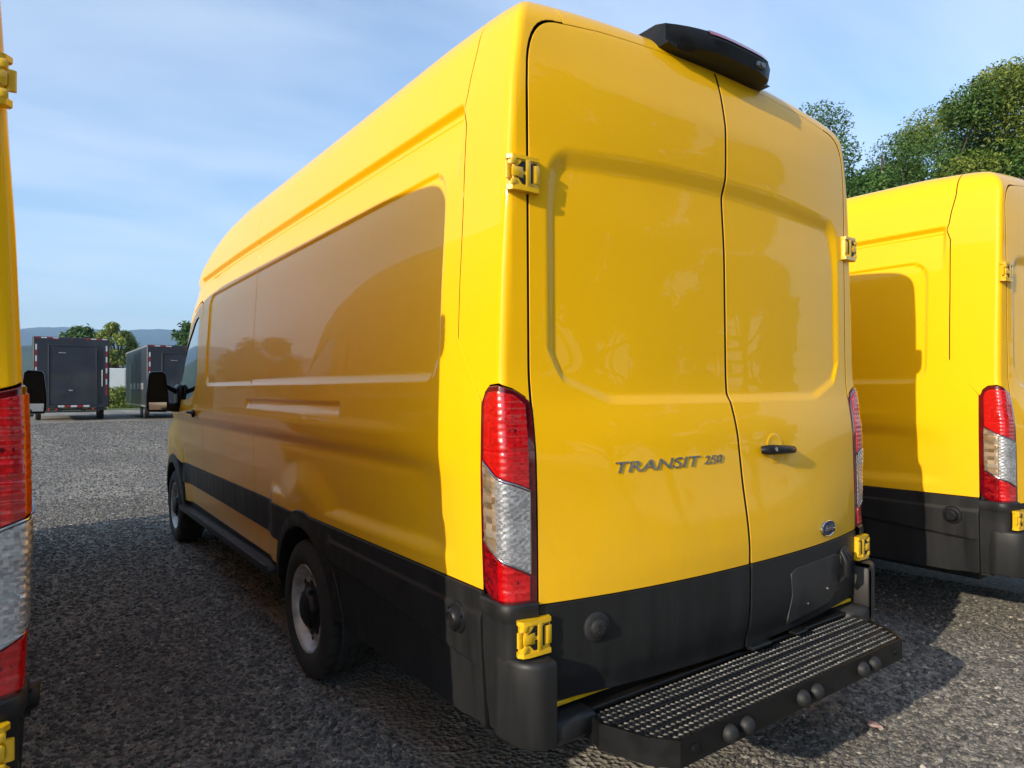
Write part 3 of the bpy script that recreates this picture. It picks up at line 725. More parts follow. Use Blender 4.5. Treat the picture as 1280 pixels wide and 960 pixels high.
        v = [(sg*a, .034-ho+(b-.02)*.52, c) for a, b, c in mb.v]; f = [t[::-1] for t in mb.f] if sg < 0 else mb.f
        hh = mesh_obj('hinge', v, f, M['hinge'], parent, autos=30)
        m2 = MB()                                                                      # dark inlays painted as the shade in the openings between the webs
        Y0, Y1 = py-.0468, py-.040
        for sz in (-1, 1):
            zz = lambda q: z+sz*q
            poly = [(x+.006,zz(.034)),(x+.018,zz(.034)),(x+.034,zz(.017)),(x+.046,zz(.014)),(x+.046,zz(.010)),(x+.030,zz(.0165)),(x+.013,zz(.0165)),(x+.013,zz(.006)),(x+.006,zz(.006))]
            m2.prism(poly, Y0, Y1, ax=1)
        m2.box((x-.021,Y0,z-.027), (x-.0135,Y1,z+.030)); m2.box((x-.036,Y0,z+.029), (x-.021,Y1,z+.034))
        m2.v = [(sg*a, .0335-ho+(b-.0215)*.52, c) for a, b, c in m2.v]; m2.build_each('hinge_shade_inlay', M['seal'], hh)
    for sg, dr in ((-1, doors[0]), (1, doors[1])):
        hinge(2.095, sg, van); hinge(.735, sg, van, .052)
    # --- rubber stops, number-plate holder, handle, lettering, emblem
    def on_rear(x, z, off=0): return surf(dom_rear, x, z, off)
    for x, par in ((-.715, doors[0]), (.735, doors[1])):
        z = .725; p, n = on_rear(x, z, .006); q = n.to_track_quat('Z', 'Y').to_matrix(); mb = MB(); m2 = MB()
        m2.lathe([(.046,-.005),(.046,.005),(.041,.009),(.028,.011),(.026,.020),(.020,.024),(.001,.024)], axis='z', n=28)
        mb.add([tuple(p+q@Vector(v)) for v in m2.v], m2.f)
        for k in range(6):
            t = k*math.pi/3; c = p+q@Vector((.012*math.cos(t), .012*math.sin(t), .0225)); mb.cyl(c, c+n*.004, .004, n=6)
        mb.build('rubber_stop', M['rubber'], par, autos=35)
    # number plate recess on the right door trim
    pl = panel('plate_holder', dom_rear, [(.255,.545),(.60,.560),(.66,.60),(.70,.735),(.64,.752),(.30,.752),(.262,.735),(.275,.65)], M['plate'], doors[1], lines(.2,.7,.03), lines(.5,.8,.02),
               disp=.007, hb=.02, flange=.004, mirror=False, dfun=lambda u, v: -.003*sstep(0,.05,v-.55)*0)
    mb = MB()
    for x, z in ((.40,.595),(.56,.625)):
        p, n = on_rear(x, z, .007); mb.cyl(p, p+n*.006, .006, .005, n=10)
    mb.build_each('screw', M['chrome'], doors[1], autos=35)
    mb = MB(); p0, n0 = on_rear(.70, .72, .010); mb.tube([on_rear(.700,.755,.012)[0], on_rear(.700,.72,.030)[0], on_rear(.695,.66,.030)[0], on_rear(.685,.63,.012)[0]], [.012,.018,.018,.010], 10)
    mb.build('plate_lamp', M['cladding2'], doors[1], autos=60)
    # handle
    mb = MB(); hz = 1.215
    pts = [on_rear(.128,hz+.004,.004)[0], on_rear(.138,hz+.004,.020)[0], on_rear(.165,hz+.003,.028)[0], on_rear(.25,hz-.001,.030)[0], on_rear(.31,hz-.004,.024)[0], on_rear(.328,hz-.005,.004)[0]]
    ob = MB(); ob.tube(pts, [.014,.018,.019,.017,.015,.012], 12)
    cz = hz
    v = [(a, b, cz+(c-cz)*1.0) for a, b, c in ob.v]; mb.add(v, ob.f)
    hd_ = mb.build('door_handle', M['cladding2'], doors[1], autos=60)
    mb = MB(); p, n = on_rear(.165,hz+.004,.044); mb.cyl(p-n*.006, p+n*.003, .008, n=14); mb.build('lock', M['chrome'], hd_, autos=40)
    # pressed finger well behind the handle
    wp, wn_ = on_rear(.225, hz+.006, .0008); q = wn_.to_track_quat('Z', 'Y').to_matrix(); mb = MB(); m2 = MB()
    m2.lathe([(.060,.0),(.056,.0015),(.050,.0022),(.044,.0012),(.030,.0002),(.001,.0002)], axis='z', n=32)
    mb.add([tuple(wp+q@Vector((v[0],v[1],v[2]))) for v in m2.v], m2.f); mb.build('finger_well', M['paint'], doors[1], autos=60)
    # lettering, laid on the curved door glyph by glyph vertex
    def lay(body, size, xs, x0, z0, name, mat, parent, shear=.25, depth=.0022, off=.0):
        v, f = text_mesh(body, size, depth, shear, xs)
        a = np.array(v); uu = x0 + a[:,0]; zz = z0 + a[:,1]
        o, d_ = dom_rear(uu, zz); X = solve(o, d_); N_ = normals(X); X = X + N_*(a[:,2]+depth+off)[:,None]
        return mesh_obj(name, X.tolist(), f, mat, parent)
    lay('TRANSIT', .050, 1.98, -.437, 1.186, 'lettering', M['grey_badge'], doors[0])
    lay('250', .040, 1.65, -.160, 1.190, 'lettering', M['grey_badge'], doors[0])
    # oval emblem
    ep, en = on_rear(.572, .872, .001); q = en.to_track_quat('Z', 'Y').to_matrix()
    # make local x run along the door
    ex = Vector((1,0,0)) - en*en.x; ex.normalize(); ey = en.cross(ex)
    def oval(prof, sx, sz, mat, name, par):
        m2 = MB(); m2.lathe(prof, axis='z', n=40); mb = MB()
        mb.add([tuple(ep + ex*v[0]*sx + ey*v[1]*sz + en*v[2]) for v in m2.v], m2.f); return mb.build(name, mat, par, autos=50)
    em = oval([(1,0),(1,.005),(.93,.008),(.86,.006),(.86,0)], .066, .034, M['chrome'], 'emblem', doors[1])
    oval([(.87,.005),(.5,.0065),(.001,.007)], .066, .034, M['blue'], 'emblem_field', em)
    v, f = text_mesh('Ford', .030, .0008, .35, 1.15)
    mesh_obj('emblem_script', [tuple(ep + ex*a + ey*(b-.009) + en*(c+.0078)) for a, b, c in v], f, M['chrome'], em)
    # --- high brake lamp
    mb = MB(); n = 15; cxl = .002; rows = []
    for k in range(n):
        s_ = -1+2*k/(n-1); x = cxl + s_*.305
        t = 1-abs(s_)**(2.2 if s_ < 0 else 6); zt = float(T_top(np.array([.18]))[0]) - .05*(abs(x)/.8)**2.2
        yb = .035; zb = 2.672 - .03*(x/.6)**2 + .016*abs(s_)**8
        bulge = .1+.9*t
        rows.append([(x,.30,zt-.005),(x,.20,zt+.010*bulge),(x,.07,zt+.018*bulge),(x,-.034*bulge+.03*(1-bulge),zt-.002*bulge-.012),(x,-.046*bulge+.03*(1-bulge),zt-.040),(x,-.034*bulge+.03*(1-bulge),zb+.012),(x,.01,zb-.002),(x,.06,zb-.004)])
    nr = len(rows[0]); V_ = [p for r_ in rows for p in r_]
    F_ = [(i*nr+j, i*nr+j+1, (i+1)*nr+j+1, (i+1)*nr+j) for i in range(n-1) for j in range(nr-1)] + [tuple(range(nr))[::-1], tuple((n-1)*nr+j for j in range(nr))]
    bl = mesh_obj('brake_light', V_, F_, M['black_steel'], van, autos=32)
    mb = MB()
    V2 = []; 
    for k in range(4, n-1):
        r_ = rows[k]; a = Vector(r_[3]); b = Vector(r_[4]); c = Vector(r_[2])
        V2 += [c+(a-c)*.7+Vector((0,0,.004)), a+Vector((0,-.003,.003)), a+(b-a)*.55+Vector((0,-.004,.001))]
    m_ = len(V2)//3
    F2 = [(i*3+j, i*3+j+1, (i+1)*3+j+1, (i+1)*3+j) for i in range(m_-1) for j in range(2)]
    mesh_obj('brake_strip', V2, F2, M['brake_red'], bl, autos=50)
    mb = MB(); mb.box((.14,-.045,2.694), (.20,-.025,2.722), bev=.006); mb.cyl((.17,-.048,2.708),(.17,-.04,2.708),.008,n=14); mb.build('rear_camera', M['glass'], bl, autos=35)
    # --- step bumper
    out = [(-.75,-.045),(-.775,-.13),(-.72,-.27),(-.66,-.335),(.64,-.335),(.70,-.27),(.765,-.14),(.75,-.045)]
    st = MB()
    zt, zb = .476, .398
    no = len(out)
    # frame: outer skirt with thickness, back rail
    def inset(p, d): 
        c = Vector((0,-.19)); v = Vector(p)-c; return (c.x+v.x*(1-d/.75), c.y+v.y*(1-d/.16))
    inn = [inset(p, .008) for p in out]
    st.add([(x,y,zb) for x,y in out]+[(x,y,zt) for x,y in out]+[(x,y,zt) for x,y in inn]+[(x,y,zb) for x,y in inn],
           [f for k in range(no) for j in [(k+1)%no] for f in ((k,j,no+j,no+k),(no+k,no+j,2*no+j,2*no+k),(2*no+k,2*no+j,3*no+j,3*no+k),(3*no+k,3*no+j,j,k))])
    st.box((-.75,-.062,.470), (.75,-.030,.484), bev=.003)
    st.box((-.70,-.04,.36), (-.60,.45,.43)); st.box((.60,-.04,.36), (.70,.45,.43)); st.box((-.60,.06,.36), (.60,.12,.42))
    step = st.build('step_bumper', M['black_steel'], van, autos=25)
    tp = MB(); tp.add([(x,y,zt-.012) for x,y in inn], [tuple(range(no))])
    tp.build('tread_base', M['black_steel'], step)
    # serrated tread: rows of raised teeth either side of long slots
    th = MB()
    yr = [-.078,-.104,-.130,-.170,-.196,-.222,-.256,-.282,-.308]
    for j, y in enumerate(yr):
        xl = float(np.interp(-y, [.045,.13,.27,.335], [.735,.755,.71,.65]))
        x = -xl + (.011 if j % 2 else 0)
        while x < xl-.02:
            w = .0085; h = .009 + random.uniform(-.0008,.0008); dx_ = random.uniform(.0035,.0065)
            th.add([(x,y-.011,zt-.012),(x+w*2,y-.011,zt-.012),(x+w*2,y+.011,zt-.012),(x,y+.011,zt-.012),(x+w-.003+dx_,y-.005,zt-.012+h),(x+w+.003+dx_,y-.005,zt-.012+h),(x+w+.003,y+.007,zt-.012+h),(x+w-.003,y+.007,zt-.012+h)],
                   [(4,5,6,7),(0,1,5,4),(1,2,6,5),(2,3,7,6),(3,0,4,7)])
            x += .0225
    stuff(th.build('tread_teeth', M['tooth'], step))
    for k, y in enumerate([-.150,-.239]):
        mb = MB(); xl = float(np.interp(-y, [.045,.13,.27,.335], [.74,.765,.70,.64]))-.03; mb.box((-xl,y-.006,zt-.012),(xl,y+.006,zt-.003), bev=.002); mb.build('tread_rib', M['black_steel'], step)
    for x in (-.447,-.365,-.062,.020,.326,.408):
        mb = MB(); mb.lathe([(.026,.0),(.026,-.010),(.021,-.020),(.011,-.027),(.001,-.029)], origin=(x,-.335,.436), axis='y', n=24)
        mb.build('rubber_buffer', M['rubber'], step, autos=60)
    mb = MB()
    for x in (-.60,.585): mb.lathe([(.014,0),(.014,-.004),(.008,-.007),(.001,-.007)], origin=(x,-.335,.437), axis='y', n=16)
    mb.build_each('bolt', M['black_steel'], step, autos=40)
    # yellow floor edge and dark catch seen under the doors
    mb = MB(); mb.box((-.86,-.02,.500), (.86,.10,.514), bev=.002); mb.build('floor_edge', M['hinge'], van)
    mb = MB(); mb.box((.02,-.10,.492),(.14,-.05,.506), bev=.004); mb.box((.30,-.10,.490),(.38,-.06,.500), bev=.003); mb.build_each('latch_plate', M['tooth'], van)
    mb = MB(); mb.box((-.9,.02,.40),(.9,.10,.498)); mb.build('cross_member', M['dark'], van)
    # --- door mirror on each side
    for sg in (-1, 1):
        X = lambda a: sg*a
        my = 5.10
        mb = MB()
        outline = [(1.128,1.262),(1.140,1.258),(1.272,1.262),(1.288,1.285),(1.290,1.40),(1.272,1.585),(1.255,1.607),(1.165,1.612),(1.142,1.595),(1.118,1.42),(1.112,1.30)]
        no2 = len(outline); cx2, cz2 = 1.2, 1.43
        rings = []
        for y, sc in ((my,1.0),(my+.02,1.04),(my+.09,1.0),(my+.15,.72),(my+.17,.3)): rings.append([(X(cx2+(a-cx2)*sc), y, cz2+(b-cz2)*sc) for a, b in outline])
        rings.insert(0, [(X(cx2+(a-cx2)*.93), my+.012, cz2+(b-cz2)*.95) for a, b in outline])
        V_ = [p for r_ in rings for p in r_]; F_ = [(j*no2+i, j*no2+(i+1)%no2, (j+1)*no2+(i+1)%no2, (j+1)*no2+i) for j in range(len(rings)-1) for i in range(no2)]
        F_ += [tuple(range(no2)), tuple((len(rings)-1)*no2+i for i in range(no2))[::-1]]
        mir = mesh_obj('door_mirror', V_, F_, M['cladding2'], van, autos=45)
        mb = MB(); mb.tube([(X(1.13),my+.06,1.30),(X(1.06),my+.08,1.29),(X(1.0),my+.13,1.30)], [.035,.042,.055], 10); mb.tube([(X(1.15),my+.06,1.50),(X(1.08),my+.10,1.46),(X(1.0),my+.16,1.42)], [.018,.022,.03], 8)
        mb.box((min(X(.985),X(1.035)), my+.02, 1.27), (max(X(.985),X(1.035)), my+.26, 1.50), bev=.02)
        mb.build('mirror_arm', M['cladding2'], mir, autos=45)
        mb = MB(); mb.prism([(X(1.128),1.352),(X(1.272),1.352),(X(1.262),1.588),(X(1.152),1.592)], my+.006, my+.014, ax=1)
        g1 = mb.build('mirror_glass', M['dark_reflection'], mir)
        mb = MB(); mb.prism([(X(1.132),1.275),(X(1.268),1.275),(X(1.272),1.340),(X(1.130),1.340)], my+.004, my+.012, ax=1)
        m3 = mb.build('wide_mirror_glass', M['mirror'], mir)
    # --- wheels
    def wheel():
        NS = 180
        prof = [(.215,-.095),(.228,-.110),(.262,-.1175),(.300,-.1150),(.322,-.1060),(.336,-.0960),(.3405,-.085),(.3395,-.058),(.331,-.056),(.331,-.050),(.343,-.048),(.3435,-.006),(.335,-.004),(.335,.004),(.3435,.006),(.343,.048),(.331,.050),(.331,.056),(.3395,.058),(.3405,.085),(.336,.096),(.322,.106),(.300,.115),(.262,.1175),(.228,.110),(.215,.095)]
        def rmod(j, k, r):
            if 4 <= j <= 21 and j not in (8,9,12,13,16,17):
                ph = (k + (2 if j > 12 else 0)) % 5
                if ph == 0: return r-.007
            return r
        mb = MB(); mb.lathe(prof, n=NS, rmod=rmod, axis='x')
        return mb
    tyre_v = wheel()
    first = {}
    for (sg, cy) in ((-1,RW_Y),(1,RW_Y),(-1,FW_Y),(1,FW_Y)):
        if not first:
            t = tyre_v.build('tyre', M['tyre'], None, autos=40)
            mb = MB()   # rim: outward side is -x
            mb.lathe([(.216,.090),(.195,.085),(.185,.0),(.190,-.070),(.206,-.084),(.219,-.090),(.222,-.100),(.217,-.106),(.208,-.103),(.200,-.094),(.192,-.080),(.184,-.060),(.178,-.050),(.168,-.054),(.152,-.066),(.128,-.070),(.110,-.066),(.001,-.06)], n=72)
            rim = mb.build('rim', M['rim'], None, autos=40)
            mb = MB()
            def sc(j, k, r): return r*(1+.07*math.cos(2*math.pi*k*10/100)) if j in (1, 2) else r
            mb.lathe([(.120,-.058),(.132,-.071),(.130,-.075),(.100,-.078),(.085,-.090),(.080,-.108),(.060,-.118),(.001,-.119)], n=100, rmod=sc)
            cap = mb.build('hub_cap', M['cladding2'], None, autos=45)
            mb = MB()
            for k in range(5):
                a = 2*math.pi*k/5+.3; mb.cyl((-.075,.062*1.5*math.cos(a),.062*1.5*math.sin(a)), (-.098,.093*math.cos(a),.093*math.sin(a)), .011, n=6)
            nuts = mb.build_each('wheel_nut', M['tooth'], None, autos=30)
            hole_disc = MB()
            for k in range(8):
                a = 2*math.pi*k/8; m2 = MB(); m2.lathe([(1,0),(.001,0)], axis='x', n=12)
                hole_disc.add([(-.0665-.002, .156*math.cos(a)+ (v[1]*.011*math.cos(a)-v[2]*.018*math.sin(a)), .156*math.sin(a)+(v[1]*.011*math.sin(a)+v[2]*.018*math.cos(a))) for v in m2.v], m2.f)
            ho = hole_disc.build_each('rim_hole_shade', M['dark'], None)  # flat dark discs painted as the shade inside the rim openings
            first = dict([('tyre',t),('rim',rim),('cap',cap)] + [('n%d'%i,o) for i,o in enumerate(nuts)] + [('h%d'%i,o) for i,o in enumerate(ho)])
            w = bpy.data.objects.new('wheel', None); link(w, van)
            for k_, o in first.items():
                o.parent = w
            first['w'] = w
        else:
            w = bpy.data.objects.new('wheel', None); link(w, van)
            for k_ in [q for q in first if q != 'w']:
                c = first[k_].copy(); COL.objects.link(c); c.parent = w
        w.location = (sg*.885, cy, .343)
        w.rotation_euler = (random.uniform(0, 6), 0, 0) if sg < 0 else (random.uniform(0, 6), 0, math.pi)
    mb = MB(); mb.cyl((-.85,RW_Y,.34),(.85,RW_Y,.34),.05,n=12); mb.cyl((-.85,FW_Y,.34),(.85,FW_Y,.34),.035,n=12); mb.box((-.14,RW_Y-.14,.22),(.14,RW_Y+.14,.46),bev=.04)
    mb.build('axle', M['dark'], van)
    # mud flap behind each rear wheel
    for sg in (-1, 1):
        mb = MB(); mb.box((min(sg*.76,sg*.99), RW_Y-.50, .30), (max(sg*.76,sg*.99), RW_Y-.485, .56), bev=.003); mb.build('mud_flap', M['rubber'], van)
    return van

def copy_tree(o, parent=None):
    c = o.copy(); COL.objects.link(c); c.parent = parent
    for ch in list(o.children): copy_tree(ch, c)
    return c
van = build_van(); van.location = (-.012, 0, 0)
right = copy_tree(van); right.location = (3.180, -.189, 0)
right['label'] = 'yellow cargo van at the right edge, half cast in shadow, cut off by the frame'
left = copy_tree(van); left.location = (-3.163, .125, 0); left.rotation_euler = (0, 0, R(.35))
for o_ in left.children:
    if o_.name.startswith('door_mirror') and o_.data.vertices[0].co.x > 0: o_.location.x -= .12   # this one is folded in a little
left['label'] = 'yellow cargo van at the left edge, only its tail lamp side and mirror in view'

# ------------------------------------------------------------------ ground
def ground_mat():
    m, nt, b = new_mat('gravel_ground')
    t = nt.nodes.new('ShaderNodeTexCoord')
    v = nt.nodes.new('ShaderNodeTexVoronoi'); v.inputs['Scale'].default_value = 42; nt.links.new(t.outputs['Object'], v.inputs['Vector'])
    v2 = nt.nodes.new('ShaderNodeTexVoronoi'); v2.inputs['Scale'].default_value = 95; nt.links.new(t.outputs['Object'], v2.inputs['Vector'])
    n = noise(nt, .55, 8, .62); n3 = noise(nt, 14, 6, .7)
    c1 = ramp(nt, v.outputs['Color'], [(.1,(.125,.118,.106)),(.6,(.26,.245,.22)),(.93,(.42,.39,.345)),(1.0,(.5,.46,.41))])
    c2 = ramp(nt, v2.outputs['Color'], [(.1,(.13,.122,.11)),(.8,(.33,.31,.277)),(1.0,(.42,.39,.34))])
    mx = nt.nodes.new('ShaderNodeMixRGB'); nt.links.new(n3.outputs['Fac'], mx.inputs['Fac']); nt.links.new(c1.outputs[0], mx.inputs['Color1']); nt.links.new(c2.outputs[0], mx.inputs['Color2'])
    big = ramp(nt, n.outputs['Fac'], [(.3,(.78,.77,.76)),(.7,(1.25,1.22,1.15))])
    mu = nt.nodes.new('ShaderNodeMixRGB'); mu.blend_type = 'MULTIPLY'; mu.inputs['Fac'].default_value = 1
    nt.links.new(mx.outputs[0], mu.inputs['Color1']); nt.links.new(big.outputs[0], mu.inputs['Color2'])
    tn = noise(nt, .35, 3, .5, stretch=(3.0, .22, 1)); tr = ramp(nt, tn.outputs['Fac'], [(.42,(.86,.86,.87)),(.58,(1.16,1.13,1.08))])
    m3 = nt.nodes.new('ShaderNodeMixRGB'); m3.blend_type = 'MULTIPLY'; m3.inputs['Fac'].default_value = 1
    nt.links.new(mu.outputs[0], m3.inputs['Color1']); nt.links.new(tr.outputs[0], m3.inputs['Color2'])
    nt.links.new(m3.outputs[0], b.inputs['Base Color']); b.inputs['Roughness'].default_value = .85
    ad = nt.nodes.new('ShaderNodeMath'); ad.operation = 'ADD'; nt.links.new(v.outputs['Distance'], ad.inputs[0]); nt.links.new(n3.outputs['Fac'], ad.inputs[1])
    bump(nt, ad.outputs[0], 1.0, .02, b)
    return m
M['ground'] = ground_mat()
def grid_ground():
    xs = np.r_[-9000,-3000,-1000,-300,-120,-60,np.arange(-40,60,2.5),80,150,400,1500,4000,9000]; ys = np.r_[-4000,-1000,-200,-60,np.arange(-20,60,2.5),80,120,250,700,2000,5000,12000]
    X, Y = np.meshgrid(xs, ys); nx = len(xs)
    Z = np.zeros_like(X)
    v = np.stack([X.ravel(), Y.ravel(), Z.ravel()], 1).tolist()
    f = [(j*nx+i, j*nx+i+1, (j+1)*nx+i+1, (j+1)*nx+i) for j in range(len(ys)-1) for i in range(nx-1)]
    return structure(mesh_obj('ground', v, f, M['ground']))
grid_ground()

# loose stones: geometry-node scatter over the part of the lot nearest the camera
def stone_mat():
    m, nt, b = new_mat('stone')
    oi = nt.nodes.new('ShaderNodeObjectInfo'); r = ramp(nt, oi.outputs['Random'], [(0,(.048,.0455,.0415)),(.5,(.115,.108,.098)),(.88,(.20,.187,.168)),(.98,(.33,.30,.25)),(1,(.55,.50,.42))])
    n = noise(nt, 1.5, 4); mu = nt.nodes.new('ShaderNodeMixRGB'); mu.blend_type = 'MULTIPLY'; mu.inputs['Fac'].default_value = .5
    rr = ramp(nt, n.outputs['Fac'], [(.3,.6),(.7,1.2)]); nt.links.new(r.outputs[0], mu.inputs['Color1']); nt.links.new(rr.outputs[0], mu.inputs['Color2'])
    nt.links.new(mu.outputs[0], b.inputs['Base Color']); b.inputs['Roughness'].default_value = .75
    return m
M['stone'] = stone_mat()
def scatter(name, poly, density, smin, smax, seed):
    n = len(poly); o = mesh_obj(name, [(x, y, .0) for x, y in poly], [tuple(range(n))], M['stone'])
    ng = bpy.data.node_groups.new(name, 'GeometryNodeTree')
    ng.interface.new_socket('Geometry', in_out='INPUT', socket_type='NodeSocketGeometry'); ng.interface.new_socket('Geometry', in_out='OUTPUT', socket_type='NodeSocketGeometry')
    N = ng.nodes; L = ng.links
    gi = N.new('NodeGroupInput'); go = N.new('NodeGroupOutput')
    dp = N.new('GeometryNodeDistributePointsOnFaces'); dp.distribute_method = 'RANDOM'; dp.inputs['Density'].default_value = density; dp.inputs['Seed'].default_value = seed
    L.new(gi.outputs[0], dp.inputs['Mesh'])
    join = N.new('GeometryNodeJoinGeometry')
    for k in range(5):
        ico = N.new('GeometryNodeMeshIcoSphere'); ico.inputs['Radius'].default_value = 1; ico.inputs['Subdivisions'].default_value = 2
        sp = N.new('GeometryNodeSetPosition'); nt_ = N.new('ShaderNodeTexNoise'); nt_.noise_dimensions = '4D'; nt_.inputs['W'].default_value = k*3.7; nt_.inputs['Scale'].default_value = .9; nt_.inputs['Detail'].default_value = 1
        su = N.new('ShaderNodeVectorMath'); su.operation = 'SUBTRACT'; su.inputs[1].default_value = (.5,.5,.5); L.new(nt_.outputs['Color'], su.inputs[0])
        sc = N.new('ShaderNodeVectorMath'); sc.operation = 'SCALE'; sc.inputs['Scale'].default_value = 1.9; L.new(su.outputs[0], sc.inputs[0])
        L.new(ico.outputs['Mesh'], sp.inputs['Geometry']); L.new(sc.outputs[0], sp.inputs['Offset'])
        sm = N.new('GeometryNodeSetMaterial'); sm.inputs['Material'].default_value = M['stone']; L.new(sp.outputs[0], sm.inputs[0])
        g2 = N.new('GeometryNodeGeometryToInstance'); L.new(sm.outputs[0], g2.inputs[0]); L.new(g2.outputs[0], join.inputs[0])
    io = N.new('GeometryNodeInstanceOnPoints'); L.new(dp.outputs['Points'], io.inputs['Points']); L.new(join.outputs[0], io.inputs['Instance']); io.inputs['Pick Instance'].default_value = True
    ri = N.new('FunctionNodeRandomValue'); ri.data_type = 'INT'; ri.inputs[4].default_value = 0; ri.inputs[5].default_value = 4; L.new(ri.outputs[2], io.inputs['Instance Index'])
    rr_ = N.new('FunctionNodeRandomValue'); rr_.data_type = 'FLOAT_VECTOR'; rr_.inputs[0].default_value = (-.5,-.5,0); rr_.inputs[1].default_value = (.5,.5,6.28); L.new(rr_.outputs[0], io.inputs['Rotation'])
    rs = N.new('FunctionNodeRandomValue'); rs.data_type = 'FLOAT'; rs.inputs[2].default_value = 0; rs.inputs[3].default_value = 1
    pw = N.new('ShaderNodeMath'); pw.operation = 'POWER'; pw.inputs[1].default_value = 2.6; L.new(rs.outputs[1], pw.inputs[0])
    ma = N.new('ShaderNodeMath'); ma.operation = 'MULTIPLY_ADD'; ma.inputs[1].default_value = smax-smin; ma.inputs[2].default_value = smin; L.new(pw.outputs[0], ma.inputs[0])
    cx = N.new('ShaderNodeCombineXYZ'); L.new(ma.outputs[0], cx.inputs[0]); L.new(ma.outputs[0], cx.inputs[1])
    fl = N.new('ShaderNodeMath'); fl.operation = 'MULTIPLY'; fl.inputs[1].default_value = .6; L.new(ma.outputs[0], fl.inputs[0]); L.new(fl.outputs[0], cx.inputs[2])
    L.new(cx.outputs[0], io.inputs['Scale']); L.new(io.outputs[0], go.inputs[0])
    md = o.modifiers.new('scatter', 'NODES'); md.node_group = ng
    return stuff(o)
scatter('gravel', [(-3.2,-.2),(-.4,-1.4),(2.4,-1.2),(3.6,-.2),(3.4,1.2),(1.1,1.2),(1.0,0.1),(-.9,.1),(-.9,3.0),(-2.4,3.0)], 5600, .003, .0145, 3)
scatter('gravel', [(-2.6,3.0),(-.6,3.0),(-.6,9),(-2.6,9)], 2600, .004, .016, 5)
scatter('gravel', [(-2.9,9),(1.5,9),(3.2,17),(-2.9,17)], 600, .006, .020, 6)
scatter('gravel', [(-2.9,17),(3.2,17),(5.5,34),(-2.9,34)], 260, .009, .026, 8)

mb = MB(); mb.lathe([(.001,.0),(.022,.001),(.030,.006),(.024,.012),(.010,.015),(.001,.015)], axis='z', n=9, rmod=lambda j, k, r: r*(1+.28*math.sin(k*2.4)))
M['pink_stone'] = mat_simple('pale_pink_stone', (.42,.27,.23), .8, var=.2, scale=40)
st_ = mb.build('stone', M['pink_stone'], autos=30); st_.location = (.79, -.145, .012); st_.rotation_euler = (.1,.05,.7)
tag(st_, 'small pale pink flat stone lying on the gravel right of the step bumper', 'stone')

# ------------------------------------------------------------------ box trailers
M['trailer'] = mat_simple('slate_grey_paint', (.020, .024, .034), .42, coat=.15, var=.16, scale=1.5)
M['trailer2'] = mat_simple('slate_grey_door', (.024, .029, .041), .36, coat=.3, var=.16, scale=1.2)
M['tape_white'] = mat_simple('reflective_white', (.55,.55,.56), .4, var=.08)
M['tape_red'] = mat_simple('reflective_red', (.28,.012,.016), .4, var=.15)
M['alu'] = mat_simple('bare_aluminium', (.55,.56,.57), .35, metal=.8, var=.15, scale=6)
M['white_body'] = mat_simple('white_painted_steel', (.72,.73,.73), .45, var=.06, scale=2)
def tape(parent, p0, p1, n, axis, w=.05, th=.004, start=0, yoff=0, allred=()):
    mb = MB()
    for k in range(n):
        a = p0 + (p1-p0)*k/n; b = p0 + (p1-p0)*(k+1)/n; mi = (k+start) % 2
        if k in allred: mi = 1
        lo = Vector((min(a.x,b.x), min(a.y,b.y)-th, min(a.z,b.z))); hi = Vector((max(a.x,b.x), max(a.y,b.y), max(a.z,b.z)))
        if axis == 'x': lo.z -= w/2; hi.z += w/2; hi.x -= .006
        else: lo.x -= w/2; hi.x += w/2; hi.z -= .006
        mb.box(lo, hi, mi)
    return mb.build('reflective_tape', None, parent, mats=[M['tape_white'], M['tape_red']])
